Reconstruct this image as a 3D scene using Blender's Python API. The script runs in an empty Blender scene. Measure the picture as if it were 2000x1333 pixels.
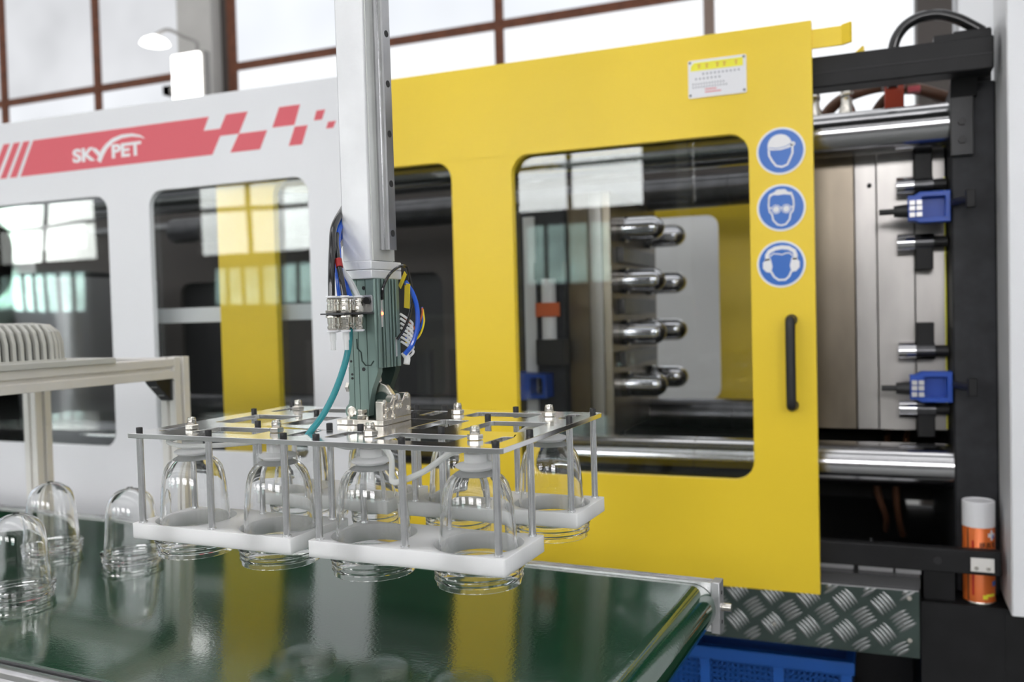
import bpy, bmesh, math, random
from mathutils import Matrix, Vector
from mathutils.geometry import tessellate_polygon

random.seed(7)
S = bpy.context.scene
COL = S.collection
PI = math.pi

# ------------------------------------------------------------------ camera, world, exposure
F_PX, PITCH, ROLL, YAW, ZC = 1739.0, 0.0296, -0.0258, 0.3873, 1.33


def camera():
    cd = bpy.data.cameras.new('camera')
    co = bpy.data.objects.new('camera', cd)
    COL.objects.link(co)
    cd.sensor_width = 36.0
    cd.sensor_fit = 'HORIZONTAL'
    cd.lens = F_PX / 2000.0 * 36.0
    cd.clip_start = 0.05
    cd.clip_end = 100
    cp, sp, cr, sr = math.cos(PITCH), math.sin(PITCH), math.cos(ROLL), math.sin(ROLL)
    rx = Matrix(((1, 0, 0), (0, cp, -sp), (0, sp, cp)))
    rz = Matrix(((cr, -sr, 0), (sr, cr, 0), (0, 0, 1)))
    R = rz @ rx
    ct, st = math.cos(YAW), math.sin(YAW)
    L = Matrix(((ct, 0, -st), (st, 0, ct), (0, -1, 0)))
    right, down, fwd = (L @ R[0]), (L @ R[1]), (L @ R[2])
    m = Matrix.Identity(4)
    for i in range(3):
        m[i][0], m[i][1], m[i][2] = right[i], -down[i], -fwd[i]
    m[2][3] = ZC
    co.matrix_world = m
    cd.dof.use_dof = True
    cd.dof.focus_distance = 1.06
    cd.dof.aperture_fstop = 4.2
    S.camera = co


camera()
W = bpy.data.worlds.new('world')
S.world = W
W.use_nodes = True
bgn = W.node_tree.nodes['Background']
bgn.inputs[0].default_value = (0.75, 0.85, 1.0, 1)
bgn.inputs[1].default_value = 1.0
S.view_settings.view_transform = 'Standard'
S.view_settings.look = 'None'
S.view_settings.gamma = 1.0
S.view_settings.use_curve_mapping = False
S.view_settings.exposure = 0.32
S.cycles.use_denoising = True
S.cycles.use_adaptive_sampling = True
S.cycles.adaptive_threshold = 0.02
S.cycles.adaptive_min_samples = 24
S.cycles.max_bounces = 14
S.cycles.transmission_bounces = 14
S.cycles.transparent_max_bounces = 16
S.cycles.glossy_bounces = 6
S.cycles.diffuse_bounces = 5
S.cycles.sample_clamp_indirect = 30.0
WINDOW_REAR = 13.5      # daylight in the clerestory windows of the wall behind the camera
ROOF_FILL = 2.1              # strength of the added glowing roof panels
WINDOW_BACK = 0.90       # frosted panels of the wall behind the machine

# ------------------------------------------------------------------ materials
MATS = {}


def mat(name, col, rough=0.5, metal=0.0, spec=0.5, trans=0.0, ior=1.45, coat=0.0, var=0.0, vscale=8.0,
        bump=0.0, bscale=60.0, emit=None, estr=0.0, stretch=None, alpha=1.0, sss=0.0):
    if name in MATS:
        return MATS[name]
    m = bpy.data.materials.new(name)
    m.use_nodes = True
    nt = m.node_tree
    p = nt.nodes['Principled BSDF']
    p.inputs['Base Color'].default_value = (*col, 1)
    p.inputs['Roughness'].default_value = rough
    p.inputs['Metallic'].default_value = metal
    p.inputs['Specular IOR Level'].default_value = spec
    p.inputs['Transmission Weight'].default_value = trans
    p.inputs['IOR'].default_value = ior
    p.inputs['Coat Weight'].default_value = coat
    p.inputs['Coat Roughness'].default_value = 0.05
    if sss:
        p.inputs['Subsurface Weight'].default_value = sss
        p.inputs['Subsurface Radius'].default_value = (1, 1, 1)
        p.inputs['Subsurface Scale'].default_value = 0.025
    if emit:
        p.inputs['Emission Color'].default_value = (*emit, 1)
        p.inputs['Emission Strength'].default_value = estr
    vec = None
    if var or bump:
        tc = nt.nodes.new('ShaderNodeTexCoord')
        mp = nt.nodes.new('ShaderNodeMapping')
        nt.links.new(tc.outputs['Object'], mp.inputs['Vector'])
        if stretch:
            mp.inputs['Scale'].default_value = stretch
        vec = mp.outputs['Vector']
    if var:
        n = nt.nodes.new('ShaderNodeTexNoise')
        n.inputs['Scale'].default_value = vscale
        n.inputs['Detail'].default_value = 4
        nt.links.new(vec, n.inputs['Vector'])
        r = nt.nodes.new('ShaderNodeMapRange')
        r.inputs['From Min'].default_value = 0.3
        r.inputs['From Max'].default_value = 0.7
        r.inputs['To Min'].default_value = 1 - var
        r.inputs['To Max'].default_value = 1 + var
        nt.links.new(n.outputs['Fac'], r.inputs['Value'])
        mx = nt.nodes.new('ShaderNodeVectorMath')
        mx.operation = 'SCALE'
        mx.inputs[0].default_value = col
        nt.links.new(r.outputs['Result'], mx.inputs['Scale'])
        nt.links.new(mx.outputs['Vector'], p.inputs['Base Color'])
    if bump:
        n2 = nt.nodes.new('ShaderNodeTexNoise')
        n2.inputs['Scale'].default_value = bscale
        n2.inputs['Detail'].default_value = 2
        nt.links.new(vec, n2.inputs['Vector'])
        b = nt.nodes.new('ShaderNodeBump')
        b.inputs['Strength'].default_value = bump
        b.inputs['Distance'].default_value = 0.002
        nt.links.new(n2.outputs['Fac'], b.inputs['Height'])
        nt.links.new(b.outputs['Normal'], p.inputs['Normal'])
    MATS[name] = m
    return m


def pane_mat(name, tint, ior, wave, wscale, rough=0.0):
    """Thin acrylic sheet: transparent with a Fresnel mirror layer, slightly wavy."""
    m = bpy.data.materials.new(name)
    m.use_nodes = True
    nt = m.node_tree
    nt.nodes.remove(nt.nodes['Principled BSDF'])
    out = nt.nodes['Material Output']
    tr = nt.nodes.new('ShaderNodeBsdfTransparent')
    tr.inputs[0].default_value = (*tint, 1)
    gl = nt.nodes.new('ShaderNodeBsdfGlossy')
    gl.inputs['Roughness'].default_value = rough
    gl.inputs['Color'].default_value = (0.95, 1.0, 0.97, 1)
    fr = nt.nodes.new('ShaderNodeFresnel')
    fr.inputs['IOR'].default_value = ior
    mx = nt.nodes.new('ShaderNodeMixShader')
    nt.links.new(fr.outputs[0], mx.inputs[0])
    nt.links.new(tr.outputs[0], mx.inputs[1])
    nt.links.new(gl.outputs[0], mx.inputs[2])
    nt.links.new(mx.outputs[0], out.inputs['Surface'])
    if wave:
        tc = nt.nodes.new('ShaderNodeTexCoord')
        n = nt.nodes.new('ShaderNodeTexNoise')
        n.inputs['Scale'].default_value = wscale
        n.inputs['Detail'].default_value = 0
        b = nt.nodes.new('ShaderNodeBump')
        b.inputs['Strength'].default_value = wave
        b.inputs['Distance'].default_value = 0.01
        nt.links.new(tc.outputs['Object'], n.inputs['Vector'])
        nt.links.new(n.outputs['Fac'], b.inputs['Height'])
        nt.links.new(b.outputs['Normal'], gl.inputs['Normal'])
    MATS[name] = m
    return m


def daylight_mat(name, col, strength, var=0.06, scale=1.2):
    """Frosted glazing lit from outside by daylight, with a little uneven dirt."""
    m = bpy.data.materials.new(name)
    m.use_nodes = True
    nt = m.node_tree
    nt.nodes.remove(nt.nodes['Principled BSDF'])
    out = nt.nodes['Material Output']
    e = nt.nodes.new('ShaderNodeEmission')
    e.inputs['Color'].default_value = (*col, 1)
    tc = nt.nodes.new('ShaderNodeTexCoord')
    n = nt.nodes.new('ShaderNodeTexNoise')
    n.inputs['Scale'].default_value = scale
    r = nt.nodes.new('ShaderNodeMapRange')
    r.inputs['From Min'].default_value = 0.3
    r.inputs['From Max'].default_value = 0.7
    r.inputs['To Min'].default_value = strength * (1 - var)
    r.inputs['To Max'].default_value = strength * (1 + var)
    nt.links.new(tc.outputs['Object'], n.inputs['Vector'])
    nt.links.new(n.outputs['Fac'], r.inputs['Value'])
    nt.links.new(r.outputs['Result'], e.inputs['Strength'])
    nt.links.new(e.outputs[0], out.inputs['Surface'])
    MATS[name] = m
    return m


mat('yellow', (0.90, 0.645, 0.030), 0.36, var=0.02, vscale=3, bump=0.03, bscale=400)
mat('white_paint', (0.80, 0.81, 0.83), 0.32, bump=0.02, bscale=400)
mat('grey_paint', (0.62, 0.62, 0.63), 0.4)
mat('red_vinyl', (0.73, 0.115, 0.145), 0.4)
mat('white_vinyl', (0.86, 0.86, 0.87), 0.4)
mat('blue_vinyl', (0.035, 0.16, 0.56), 0.3)
mat('black_paint', (0.010, 0.010, 0.011), 0.5, spec=0.35, var=0.2, vscale=20, bump=0.08, bscale=90)
mat('cast_black', (0.022, 0.023, 0.027), 0.6, var=0.3, vscale=30, bump=0.35, bscale=70)
mat('black_plastic', (0.018, 0.018, 0.019), 0.42)
mat('dark_interior', (0.02, 0.02, 0.022), 0.6)
mat('chrome', (0.52, 0.52, 0.53), 0.16, 1.0, bump=0.015, bscale=120)
mat('dark_bracket', (0.06, 0.06, 0.062), 0.5, 0.3)
mat('polished_steel', (0.52, 0.52, 0.54), 0.10, 1.0)
mat('mold_steel', (0.38, 0.365, 0.35), 0.34, 1.0, var=0.30, vscale=6, bump=0.06, bscale=40, stretch=(1, 1, 0.35))
mat('mold_steel_reflect', (0.25, 0.215, 0.17), 0.32, 1.0, var=0.35, vscale=5, bump=0.06, bscale=40, stretch=(1, 1, 0.35))  # brown reflection of the yellow door is mixed into this steel colour
mat('dark_steel', (0.10, 0.10, 0.105), 0.28, 1.0, var=0.2, vscale=20)
mat('aluminium', (0.80, 0.80, 0.81), 0.26, 1.0, var=0.05, vscale=40, bump=0.03, bscale=300)
mat('plate_aluminium', (0.80, 0.80, 0.80), 0.13, 1.0, var=0.03, vscale=30, bump=0.01, bscale=200)
mat('sawn_aluminium', (0.72, 0.73, 0.74), 0.5, 1.0, bump=0.4, bscale=900)
mat('anodised', (0.84, 0.82, 0.785), 0.38, 0.35, var=0.03, vscale=20)
mat('anodised_slot', (0.30, 0.29, 0.28), 0.5, 1.0)
mat('arm_silver', (0.78, 0.79, 0.80), 0.5, 0.35, var=0.07, vscale=14, bump=0.1, bscale=150)
mat('arm_silver_side', (0.62, 0.63, 0.61), 0.5, 0.5, var=0.05, vscale=10)
mat('rail_steel', (0.60, 0.60, 0.61), 0.2, 1.0, var=0.15, vscale=30, stretch=(1, 1, 0.3))
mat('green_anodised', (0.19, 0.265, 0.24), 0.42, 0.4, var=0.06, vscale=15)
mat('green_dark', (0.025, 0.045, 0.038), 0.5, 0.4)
mat('nickel', (0.66, 0.62, 0.56), 0.27, 1.0, var=0.08, vscale=60, bump=0.06, bscale=300)
mat('bright_nickel', (0.70, 0.67, 0.61), 0.20, 1.0)
mat('hdpe', (0.92, 0.93, 0.925), 0.42, sss=1.0)
mat('silicone', (0.93, 0.96, 0.945), 0.4, trans=0.12, ior=1.35, sss=1.0)
mat('clear_tube', (0.90, 0.92, 0.90), 0.25, trans=0.35, ior=1.3, sss=0.3)
mat('red_ring', (0.35, 0.02, 0.02), 0.35)
mat('pet', (0.995, 0.998, 0.996), 0.0, trans=1.0, ior=1.50)
mat('belt_green', (0.008, 0.056, 0.024), 0.10, ior=1.9, bump=0.05, bscale=220, coat=0.3)
mat('blue_plastic', (0.012, 0.10, 0.42), 0.4)
mat('blue_clamp', (0.015, 0.07, 0.40), 0.35)
mat('blue_tube', (0.012, 0.10, 0.60), 0.22, coat=0.4)
mat('black_tube', (0.010, 0.010, 0.011), 0.2, coat=0.4)
mat('teal_tube', (0.02, 0.24, 0.27), 0.25, coat=0.3)
mat('yellow_tag', (0.85, 0.66, 0.02), 0.45)
mat('orange_wire', (0.62, 0.14, 0.03), 0.4)
mat('white_wire', (0.78, 0.78, 0.76), 0.4)
mat('led_red', (0.8, 0.05, 0.02), 0.3, emit=(1.0, 0.12, 0.04), estr=9.0)
mat('tread', (0.085, 0.115, 0.105), 0.36, 0.85, var=0.2, vscale=9, bump=0.05, bscale=120)
mat('tread_bar_metal', (0.34, 0.35, 0.35), 0.34, 1.0)
mat('can_orange', (0.72, 0.16, 0.03), 0.28, 0.2)
mat('can_white', (0.80, 0.80, 0.82), 0.35)
mat('can_red', (0.50, 0.02, 0.015), 0.35)
mat('ink_black', (0.02, 0.02, 0.02), 0.5)
mat('ink_grey', (0.35, 0.35, 0.38), 0.5)
mat('label_yellow', (0.92, 0.86, 0.05), 0.4)
mat('label_orange', (0.75, 0.42, 0.08), 0.4)
mat('label_white', (0.84, 0.84, 0.86), 0.28)
mat('orange_label', (0.62, 0.12, 0.03), 0.4)
mat('red_plastic', (0.48, 0.065, 0.03), 0.4)
mat('brown_hose', (0.12, 0.055, 0.03), 0.4)
mat('rust', (0.135, 0.045, 0.020), 0.7, var=0.25, vscale=15)
mat('brown_grey', (0.22, 0.16, 0.13), 0.7)
mat('concrete', (0.46, 0.45, 0.43), 0.85, var=0.08, vscale=3, bump=0.2, bscale=40)
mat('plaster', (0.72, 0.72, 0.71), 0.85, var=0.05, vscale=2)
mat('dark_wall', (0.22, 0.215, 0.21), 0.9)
mat('floor_paint', (0.17, 0.175, 0.17), 0.45, var=0.15, vscale=2)
mat('ceiling_sheet', (0.70, 0.71, 0.72), 0.7)
mat('fan_grey', (0.58, 0.58, 0.54), 0.45)
mat('fan_dark', (0.05, 0.05, 0.05), 0.6)
mat('zinc', (0.55, 0.55, 0.56), 0.35, 0.8)
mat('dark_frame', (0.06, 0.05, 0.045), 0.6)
mat('lamp_body', (0.25, 0.24, 0.23), 0.5)
mat('lamp_glow', (1, 1, 1), 0.5, emit=(1.0, 0.98, 0.95), estr=2.2)
pane_mat('acrylic', (0.94, 0.95, 0.95), 1.34, 0.0, 1.0)
pane_mat('acrylic_wavy', (0.94, 0.95, 0.95), 1.28, 0.12, 3.0)
daylight_mat('day_rear', (1.0, 0.985, 0.995), WINDOW_REAR, 0.10, 0.6)
daylight_mat('day_rear_weakest', (1.0, 0.99, 0.97), WINDOW_REAR * 0.42, 0.15, 0.6)  # glow lowered to weaken this window group's mirror image in the panes
daylight_mat('day_rear_weaker', (1.0, 0.99, 0.985), WINDOW_REAR * 0.68, 0.12, 0.6)  # glow lowered less, for the second group's mirror image
daylight_mat('day_rear_low', (0.75, 1.0, 0.95), WINDOW_REAR * 0.30, 0.3, 2.5)
daylight_mat('roof_fill', (1.0, 0.99, 1.0), ROOF_FILL, 0.1, 0.6)  # glow of the added roof panels
daylight_mat('day_left_top', (0.95, 0.965, 1.0), WINDOW_BACK * 0.70, 0.10, 1.4)
daylight_mat('day_left_low', (0.93, 0.955, 1.0), WINDOW_BACK * 0.86, 0.06, 1.4)
daylight_mat('day_mid', (0.91, 0.945, 1.0), WINDOW_BACK * 0.93, 0.06, 1.2)
daylight_mat('day_mid_low', (0.95, 0.97, 1.0), WINDOW_BACK * 1.02, 0.05, 1.2)
daylight_mat('day_right', (0.95, 0.97, 1.0), WINDOW_BACK * 1.15, 0.05, 1.2)

# ------------------------------------------------------------------ geometry helpers
WM = {}          # world matrix of every thing and part


class B:
    """Collects boxes, tubes, lathes and prisms; build() links them as ONE mesh object."""

    def __init__(self):
        self.v, self.f = [], []

    def add(self, vs, fs, M=None):
        o = len(self.v)
        self.v += [(M @ Vector(p)) if M else Vector(p) for p in vs]
        self.f += [[i + o for i in f] for f in fs]
        return self

    def box(self, x0, x1, y0, y1, z0, z1, M=None):
        vs = [(x, y, z) for z in (z0, z1) for y in (y0, y1) for x in (x0, x1)]
        return self.add(vs, [(0, 2, 3, 1), (4, 5, 7, 6), (0, 1, 5, 4), (2, 6, 7, 3), (0, 4, 6, 2), (1, 3, 7, 5)], M)

    def lathe(self, prof, c=(0, 0, 0), axis='z', seg=32, closed=False):
        """prof: (radius, height) pairs; closed joins last to first (a shell)."""
        vs, fs = [], []
        n = len(prof)
        for r, h in prof:
            for k in range(seg):
                a = 2 * PI * k / seg
                vs.append((r * math.cos(a), r * math.sin(a), h))
        for i in range(n if closed else n - 1):
            j = (i + 1) % n
            for k in range(seg):
                l = (k + 1) % seg
                fs.append((i * seg + k, i * seg + l, j * seg + l, j * seg + k))
        if not closed:
            fs.append(tuple(reversed(range(seg))))
            fs.append(tuple(range((n - 1) * seg, n * seg)))
        if axis == 'x':
            R = Matrix(((0, 0, 1), (0, 1, 0), (-1, 0, 0)))
        elif axis == 'y':
            R = Matrix(((1, 0, 0), (0, 0, 1), (0, -1, 0)))
        else:
            R = Matrix.Identity(3)
        M = Matrix.Translation(c) @ R.to_4x4()
        return self.add(vs, fs, M)

    def cyl(self, p0, p1, r, seg=20, r2=None):
        p0, p1 = Vector(p0), Vector(p1)
        d = p1 - p0
        q = d.to_track_quat('Z', 'Y')
        M = Matrix.Translation(p0) @ q.to_matrix().to_4x4()
        o = B().lathe([(r, 0), (r if r2 is None else r2, d.length)], seg=seg)
        return self.add(o.v, o.f, M)

    def hexa(self, p0, p1, r, rot=0.0):
        p0, p1 = Vector(p0), Vector(p1)
        d = p1 - p0
        M = Matrix.Translation(p0) @ d.to_track_quat('Z', 'Y').to_matrix().to_4x4() @ Matrix.Rotation(rot, 4, 'Z')
        o = B().lathe([(r * 0.9, 0), (r, d.length * 0.12), (r, d.length * 0.88), (r * 0.9, d.length)], seg=6)
        return self.add(o.v, o.f, M)

    def tube(self, pts, r, seg=10, steps=8):
        """Round tube through pts (Catmull-Rom)."""
        P = [Vector(p) for p in pts]
        if steps > 1 and len(P) > 2:
            Q = []
            E = [P[0] * 2 - P[1]] + P + [P[-1] * 2 - P[-2]]
            for i in range(1, len(E) - 2):
                for k in range(steps):
                    t = k / steps
                    a, b, c, d = E[i - 1], E[i], E[i + 1], E[i + 2]
                    Q.append(0.5 * ((2 * b) + (c - a) * t + (2 * a - 5 * b + 4 * c - d) * t * t
                                    + (3 * b - a - 3 * c + d) * t ** 3))
            Q.append(P[-1])
            P = Q
        vs, fs = [], []
        n = len(P)
        up = None
        for i in range(n):
            t = (P[min(i + 1, n - 1)] - P[max(i - 1, 0)]).normalized()
            if up is None:
                up = t.orthogonal().normalized()
            up = (up - t * up.dot(t)).normalized()
            s = t.cross(up)
            for k in range(seg):
                a = 2 * PI * k / seg
                vs.append(P[i] + (up * math.cos(a) + s * math.sin(a)) * r)
        for i in range(n - 1):
            for k in range(seg):
                l = (k + 1) % seg
                fs.append((i * seg + k, i * seg + l, (i + 1) * seg + l, (i + 1) * seg + k))
        fs.append(tuple(reversed(range(seg))))
        fs.append(tuple(range((n - 1) * seg, n * seg)))
        return self.add(vs, fs)

    def prism(self, loops, a0, a1, plane='xy'):
        """Polygon (first loop) with holes (other loops), extruded from a0 to a1 along the plane's normal."""
        def P(p, a):
            if plane == 'xy':
                return (p[0], p[1], a)
            if plane == 'xz':
                return (p[0], a, p[1])
            return (a, p[0], p[1])
        flat = [p for l in loops for p in l]
        tris = tessellate_polygon([[Vector((p[0], p[1], 0)) for p in l] for l in loops])
        n = len(flat)
        vs = [P(p, a0) for p in flat] + [P(p, a1) for p in flat]
        fs = [tuple(t) for t in tris] + [tuple(i + n for i in reversed(t)) for t in tris]
        o = 0
        for l in loops:
            m = len(l)
            for k in range(m):
                j = (k + 1) % m
                fs.append((o + k, o + j, o + j + n, o + k + n))
            o += m
        return self.add(vs, fs)

    def ribbon(self, pts, w, a0, a1, closed=False, plane='xz'):
        n = len(pts)
        L, R = [], []
        for i in range(n):
            p = Vector(pts[i])
            if closed:
                a, b = Vector(pts[i - 1]), Vector(pts[(i + 1) % n])
            else:
                a, b = Vector(pts[max(i - 1, 0)]), Vector(pts[min(i + 1, n - 1)])
            t = (b - a)
            t = t / (t.length or 1)
            nn = Vector((-t.y, t.x))
            L.append(p + nn * w / 2)
            R.append(p - nn * w / 2)
        for i in range(n if closed else n - 1):
            j = (i + 1) % n
            self.prism([[L[i], R[i], R[j], L[j]]], a0, a1, plane)
        return self

    def mesh(self, name, smooth=35, M=None):
        me = bpy.data.meshes.new(name)
        vs = [tuple(M @ p) if M else tuple(p) for p in self.v]
        me.from_pydata(vs, [], [tuple(f) for f in self.f])
        bm = bmesh.new()
        bm.from_mesh(me)
        bmesh.ops.recalc_face_normals(bm, faces=bm.faces)
        bm.to_mesh(me)
        bm.free()
        if smooth:
            me.polygons.foreach_set('use_smooth', [True] * len(me.polygons))
            me.set_sharp_from_angle(angle=math.radians(smooth))
        me.update()
        return me

    def build(self, name, material, parent=None, world=False, smooth=35, bevel=0.0, **tags):
        M = None
        if world and parent is not None:
            M = WM[parent.name].inverted()
        me = self.mesh(name, smooth, M)
        return place(name, me, material, parent, bevel=bevel, **tags)


def place(name, me, material, parent=None, loc=(0, 0, 0), rot=None, bevel=0.0, **tags):
    if material is not None and not me.materials:
        me.materials.append(MATS[material])
    o = bpy.data.objects.new(name, me)
    COL.objects.link(o)
    o.location = loc
    if rot:
        o.rotation_euler = rot
    if parent is not None:
        o.parent = parent
        WM[o.name] = WM[parent.name] @ Matrix.Translation(loc)
    else:
        WM[o.name] = Matrix.Translation(loc)
    if bevel:
        bv = o.modifiers.new('bevel', 'BEVEL')
        bv.width = bevel
        bv.segments = 2
        bv.limit_method = 'ANGLE'
        bv.angle_limit = math.radians(40)
    for k, v in tags.items():
        o[k] = v
    return o


def thing(name, label, category, loc=(0, 0, 0), rotz=0.0, group=None, kind=None, M=None):
    o = bpy.data.objects.new(name, None)
    COL.objects.link(o)
    o.empty_display_size = 0.05
    if M is None:
        M = Matrix.Translation(loc) @ Matrix.Rotation(rotz, 4, 'Z')
    o.matrix_world = M
    WM[o.name] = M.copy()
    if label:
        o['label'] = label
    if category:
        o['category'] = category
    if group:
        o['group'] = group
    if kind:
        o['kind'] = kind
    return o


def rrect(x0, x1, y0, y1, r, n=6):
    out = []
    for cx, cy, a0 in ((x1 - r, y1 - r, 0), (x0 + r, y1 - r, 90), (x0 + r, y0 + r, 180), (x1 - r, y0 + r, 270)):
        for k in range(n + 1):
            a = math.radians(a0 + 90 * k / n)
            out.append((cx + r * math.cos(a), cy + r * math.sin(a)))
    return out


def circ(cx, cy, r, n=32, a0=0, a1=360, ry=None):
    full = abs(a1 - a0) >= 360
    m = n if full else n + 1
    return [(cx + r * math.cos(math.radians(a0 + (a1 - a0) * k / n)),
             cy + (ry or r) * math.sin(math.radians(a0 + (a1 - a0) * k / n))) for k in range(m)]


def text_builder(s, size, weight=0.0, depth=0.0006, xscale=1.0):
    cu = bpy.data.curves.new('text', 'FONT')
    cu.body = s
    cu.size = size
    cu.offset = weight
    cu.extrude = depth / 2
    ob = bpy.data.objects.new('text', cu)
    COL.objects.link(ob)
    bpy.context.view_layer.update()
    dg = bpy.context.evaluated_depsgraph_get()
    me = bpy.data.meshes.new_from_object(ob.evaluated_get(dg))
    b = B()
    b.v = [Vector((v.co.x * xscale, v.co.z, v.co.y)) for v in me.vertices]   # stands in the xz plane
    b.f = [list(p.vertices) for p in me.polygons]
    bpy.data.objects.remove(ob)
    bpy.data.curves.remove(cu)
    bpy.data.meshes.remove(me)
    return b


def shifted(b, dx, dy, dz):
    b.v = [p + Vector((dx, dy, dz)) for p in b.v]
    return b


# ------------------------------------------------------------------ the hall
X0, X1, Y0, Y1, ZT = -18.0, 9.0, -8.0, 5.5, 6.2
B().box(X0, X1, Y0, Y1 + 0.3, -0.1, 0).build('floor', 'floor_paint', kind='structure')
B().box(X0, X1, Y0 - 0.2, Y1 + 0.3, ZT, ZT + 0.1).build('ceiling', 'ceiling_sheet', kind='structure')
ROOF_STRIPS = [(-6.6, -5.6), (-3.4, -2.4), (-0.2, 0.8), (3.4, 4.4)]  # unseen glowing roof panels, added to brighten the hall from above
for k, (a, b) in enumerate(ROOF_STRIPS):
    sk = thing('added_roof_light_%d' % (k + 1), None, None, (-4.5, (a + b) / 2, ZT - 0.05), kind='structure')
    for i in range(9):
        B().box(X0 + 3 * i + 0.05, X0 + 3 * i + 2.95, a, b, ZT - 0.03, ZT - 0.02).build('pane', 'roof_fill', sk, world=True)
    B().box(X0, X1, a - 0.06, a, ZT - 0.06, ZT).build('frame_bar', 'zinc', sk, world=True)
    B().box(X0, X1, b, b + 0.06, ZT - 0.06, ZT).build('frame_bar', 'zinc', sk, world=True)
B().box(X0 - 0.2, X0, Y0, Y1, 0, ZT).build('wall_left', 'plaster', kind='structure')
B().box(X1, X1 + 0.2, Y0, Y1, 0, ZT).build('wall_right', 'plaster', kind='structure')

# wall behind the camera, with bands of clerestory windows (seen mirrored in the machine's panes)
GROUPS = [(-16.6, -12.9, 2.46, 3.90), (-10.6, -7.2, 2.46, 3.90), (-5.1, -2.9, 2.78, 4.1), (-0.9, 1.5, 2.78, 4.1), (3.4, 6.6, 2.78, 4.1)]
LOW = [(-16.0, -13.2, 1.62, 2.28), (-10.3, -8.0, 1.62, 2.28), (-4.7, -3.4, 1.75, 2.62), (3.8, 6.2, 1.75, 2.62)]
loops = [[(X0, 0), (X1, 0), (X1, ZT), (X0, ZT)]]
for a, b, SILL, TOP in GROUPS:
    loops.append([(a, SILL), (b, SILL), (b, TOP), (a, TOP)])
for a, b, c, d in LOW:
    loops.append([(a, c), (b, c), (b, d), (a, d)])
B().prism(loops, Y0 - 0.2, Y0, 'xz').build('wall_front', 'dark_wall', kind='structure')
wn = 0
for a, b, SILL, TOP in GROUPS:
    wn += 1
    w = thing('window_%d' % wn, None, None, (a, Y0 - 0.1, SILL), kind='structure')
    nx = max(2, round((b - a) / 1.15))
    for i in range(nx):
        for j in range(2):
            xa = (b - a) / nx
            za = (TOP - SILL) / 2
            B().box(i * xa + 0.03, (i + 1) * xa - 0.03, 0, 0.01, j * za + 0.03, (j + 1) * za - 0.03).build('pane', {0: 'day_rear_weakest', 1: 'day_rear_weaker'}.get(wn - 1, 'day_rear'), w)
    fr = B()
    for i in range(nx + 1):
        fr.box(i * (b - a) / nx - 0.035, i * (b - a) / nx + 0.035, -0.02, 0.05, 0, TOP - SILL)
    for j in range(3):
        fr.box(0, b - a, -0.02, 0.05, j * (TOP - SILL) / 2 - 0.035, j * (TOP - SILL) / 2 + 0.035)
    fr.build('window_frame', 'dark_frame', w)
for a, b, c, d in LOW:
    wn += 1
    w = thing('window_%d' % wn, None, None, (a, Y0 - 0.1, c), kind='structure')
    nx = max(4, round((b - a) / 0.32))
    xa = (b - a) / nx
    for i in range(nx):
        B().box(i * xa + 0.02, (i + 1) * xa - 0.02, 0, 0.01, 0.02, d - c - 0.02).build('pane', 'day_rear_low', w)
    fr = B()
    for i in range(nx + 1):
        fr.box(i * xa - 0.025, i * xa + 0.025, -0.02, 0.05, 0, d - c)
    fr.build('window_frame', 'dark_frame', w)

# wall behind the machine: frosted daylight panels between rusty bars
B().box(X0, X1, Y1 + 0.02, Y1 + 0.2, 0, 2.2).build('wall_back', 'plaster', kind='structure')
B().box(X0, X1, Y1 + 0.02, Y1 + 0.2, 5.6, ZT).build('trim_1', 'plaster', kind='structure')


def back_window(xa, xb, mats, verts, zbar=3.27, barmat='rust'):
    global wn
    wn += 1
    w = thing('window_%d' % wn, None, None, (xa, Y1 + 0.1, 2.2), kind='structure')
    xs = [xa] + list(verts) + [xb]
    for i in range(len(xs) - 1):
        B().box(xs[i], xs[i + 1], Y1 + 0.08, Y1 + 0.1, 2.2, zbar).build('pane', mats[1], w, world=True)
        B().box(xs[i], xs[i + 1], Y1 + 0.08, Y1 + 0.1, zbar, 5.6).build('pane', mats[0], w, world=True)
    for x in verts:
        B().box(x - 0.028, x + 0.028, Y1 + 0.04, Y1 + 0.075, 2.2, 5.6).build('mullion', barmat, w, world=True)
    B().box(xa, xb, Y1 + 0.045, Y1 + 0.075, zbar - 0.028, zbar + 0.028).build('mullion', 'rust', w, world=True)
    return w


back_window(-12.0, -5.0, ('day_left_top', 'day_left_low'), (-10.3, -8.6, -6.95, -5.875))
back_window(-4.5, -0.91, ('day_mid', 'day_mid_low'), (-2.302,))
back_window(-0.91, 3.5, ('day_right', 'day_right'), (0.62, 2.0), barmat='brown_grey', zbar=4.3)
B().box(-0.945, -0.88, Y1 + 0.04, Y1 + 0.075, 2.2, 5.6).build('trim_2', 'brown_grey', kind='structure')
B().box(-4.925, -4.60, 5.44, 5.58, 0, ZT).build('wall_pillar_1', 'concrete', kind='structure')
B().box(-4.60, -4.545, 5.55, 5.579, 2.2, 5.6).build('trim_3', 'dark_frame', kind='structure')
B().box(-4.545, -4.475, 5.55, 5.579, 2.2, 5.6).build('trim_4', 'rust', kind='structure')
B().box(0.19, 0.335, 4.4, 4.7, 0, ZT).build('wall_pillar_2', 'dark_frame', kind='structure')
B().box(0.36, 0.52, 4.5, 4.8, 0, ZT).build('wall_pillar_3', 'zinc', kind='structure')

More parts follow.
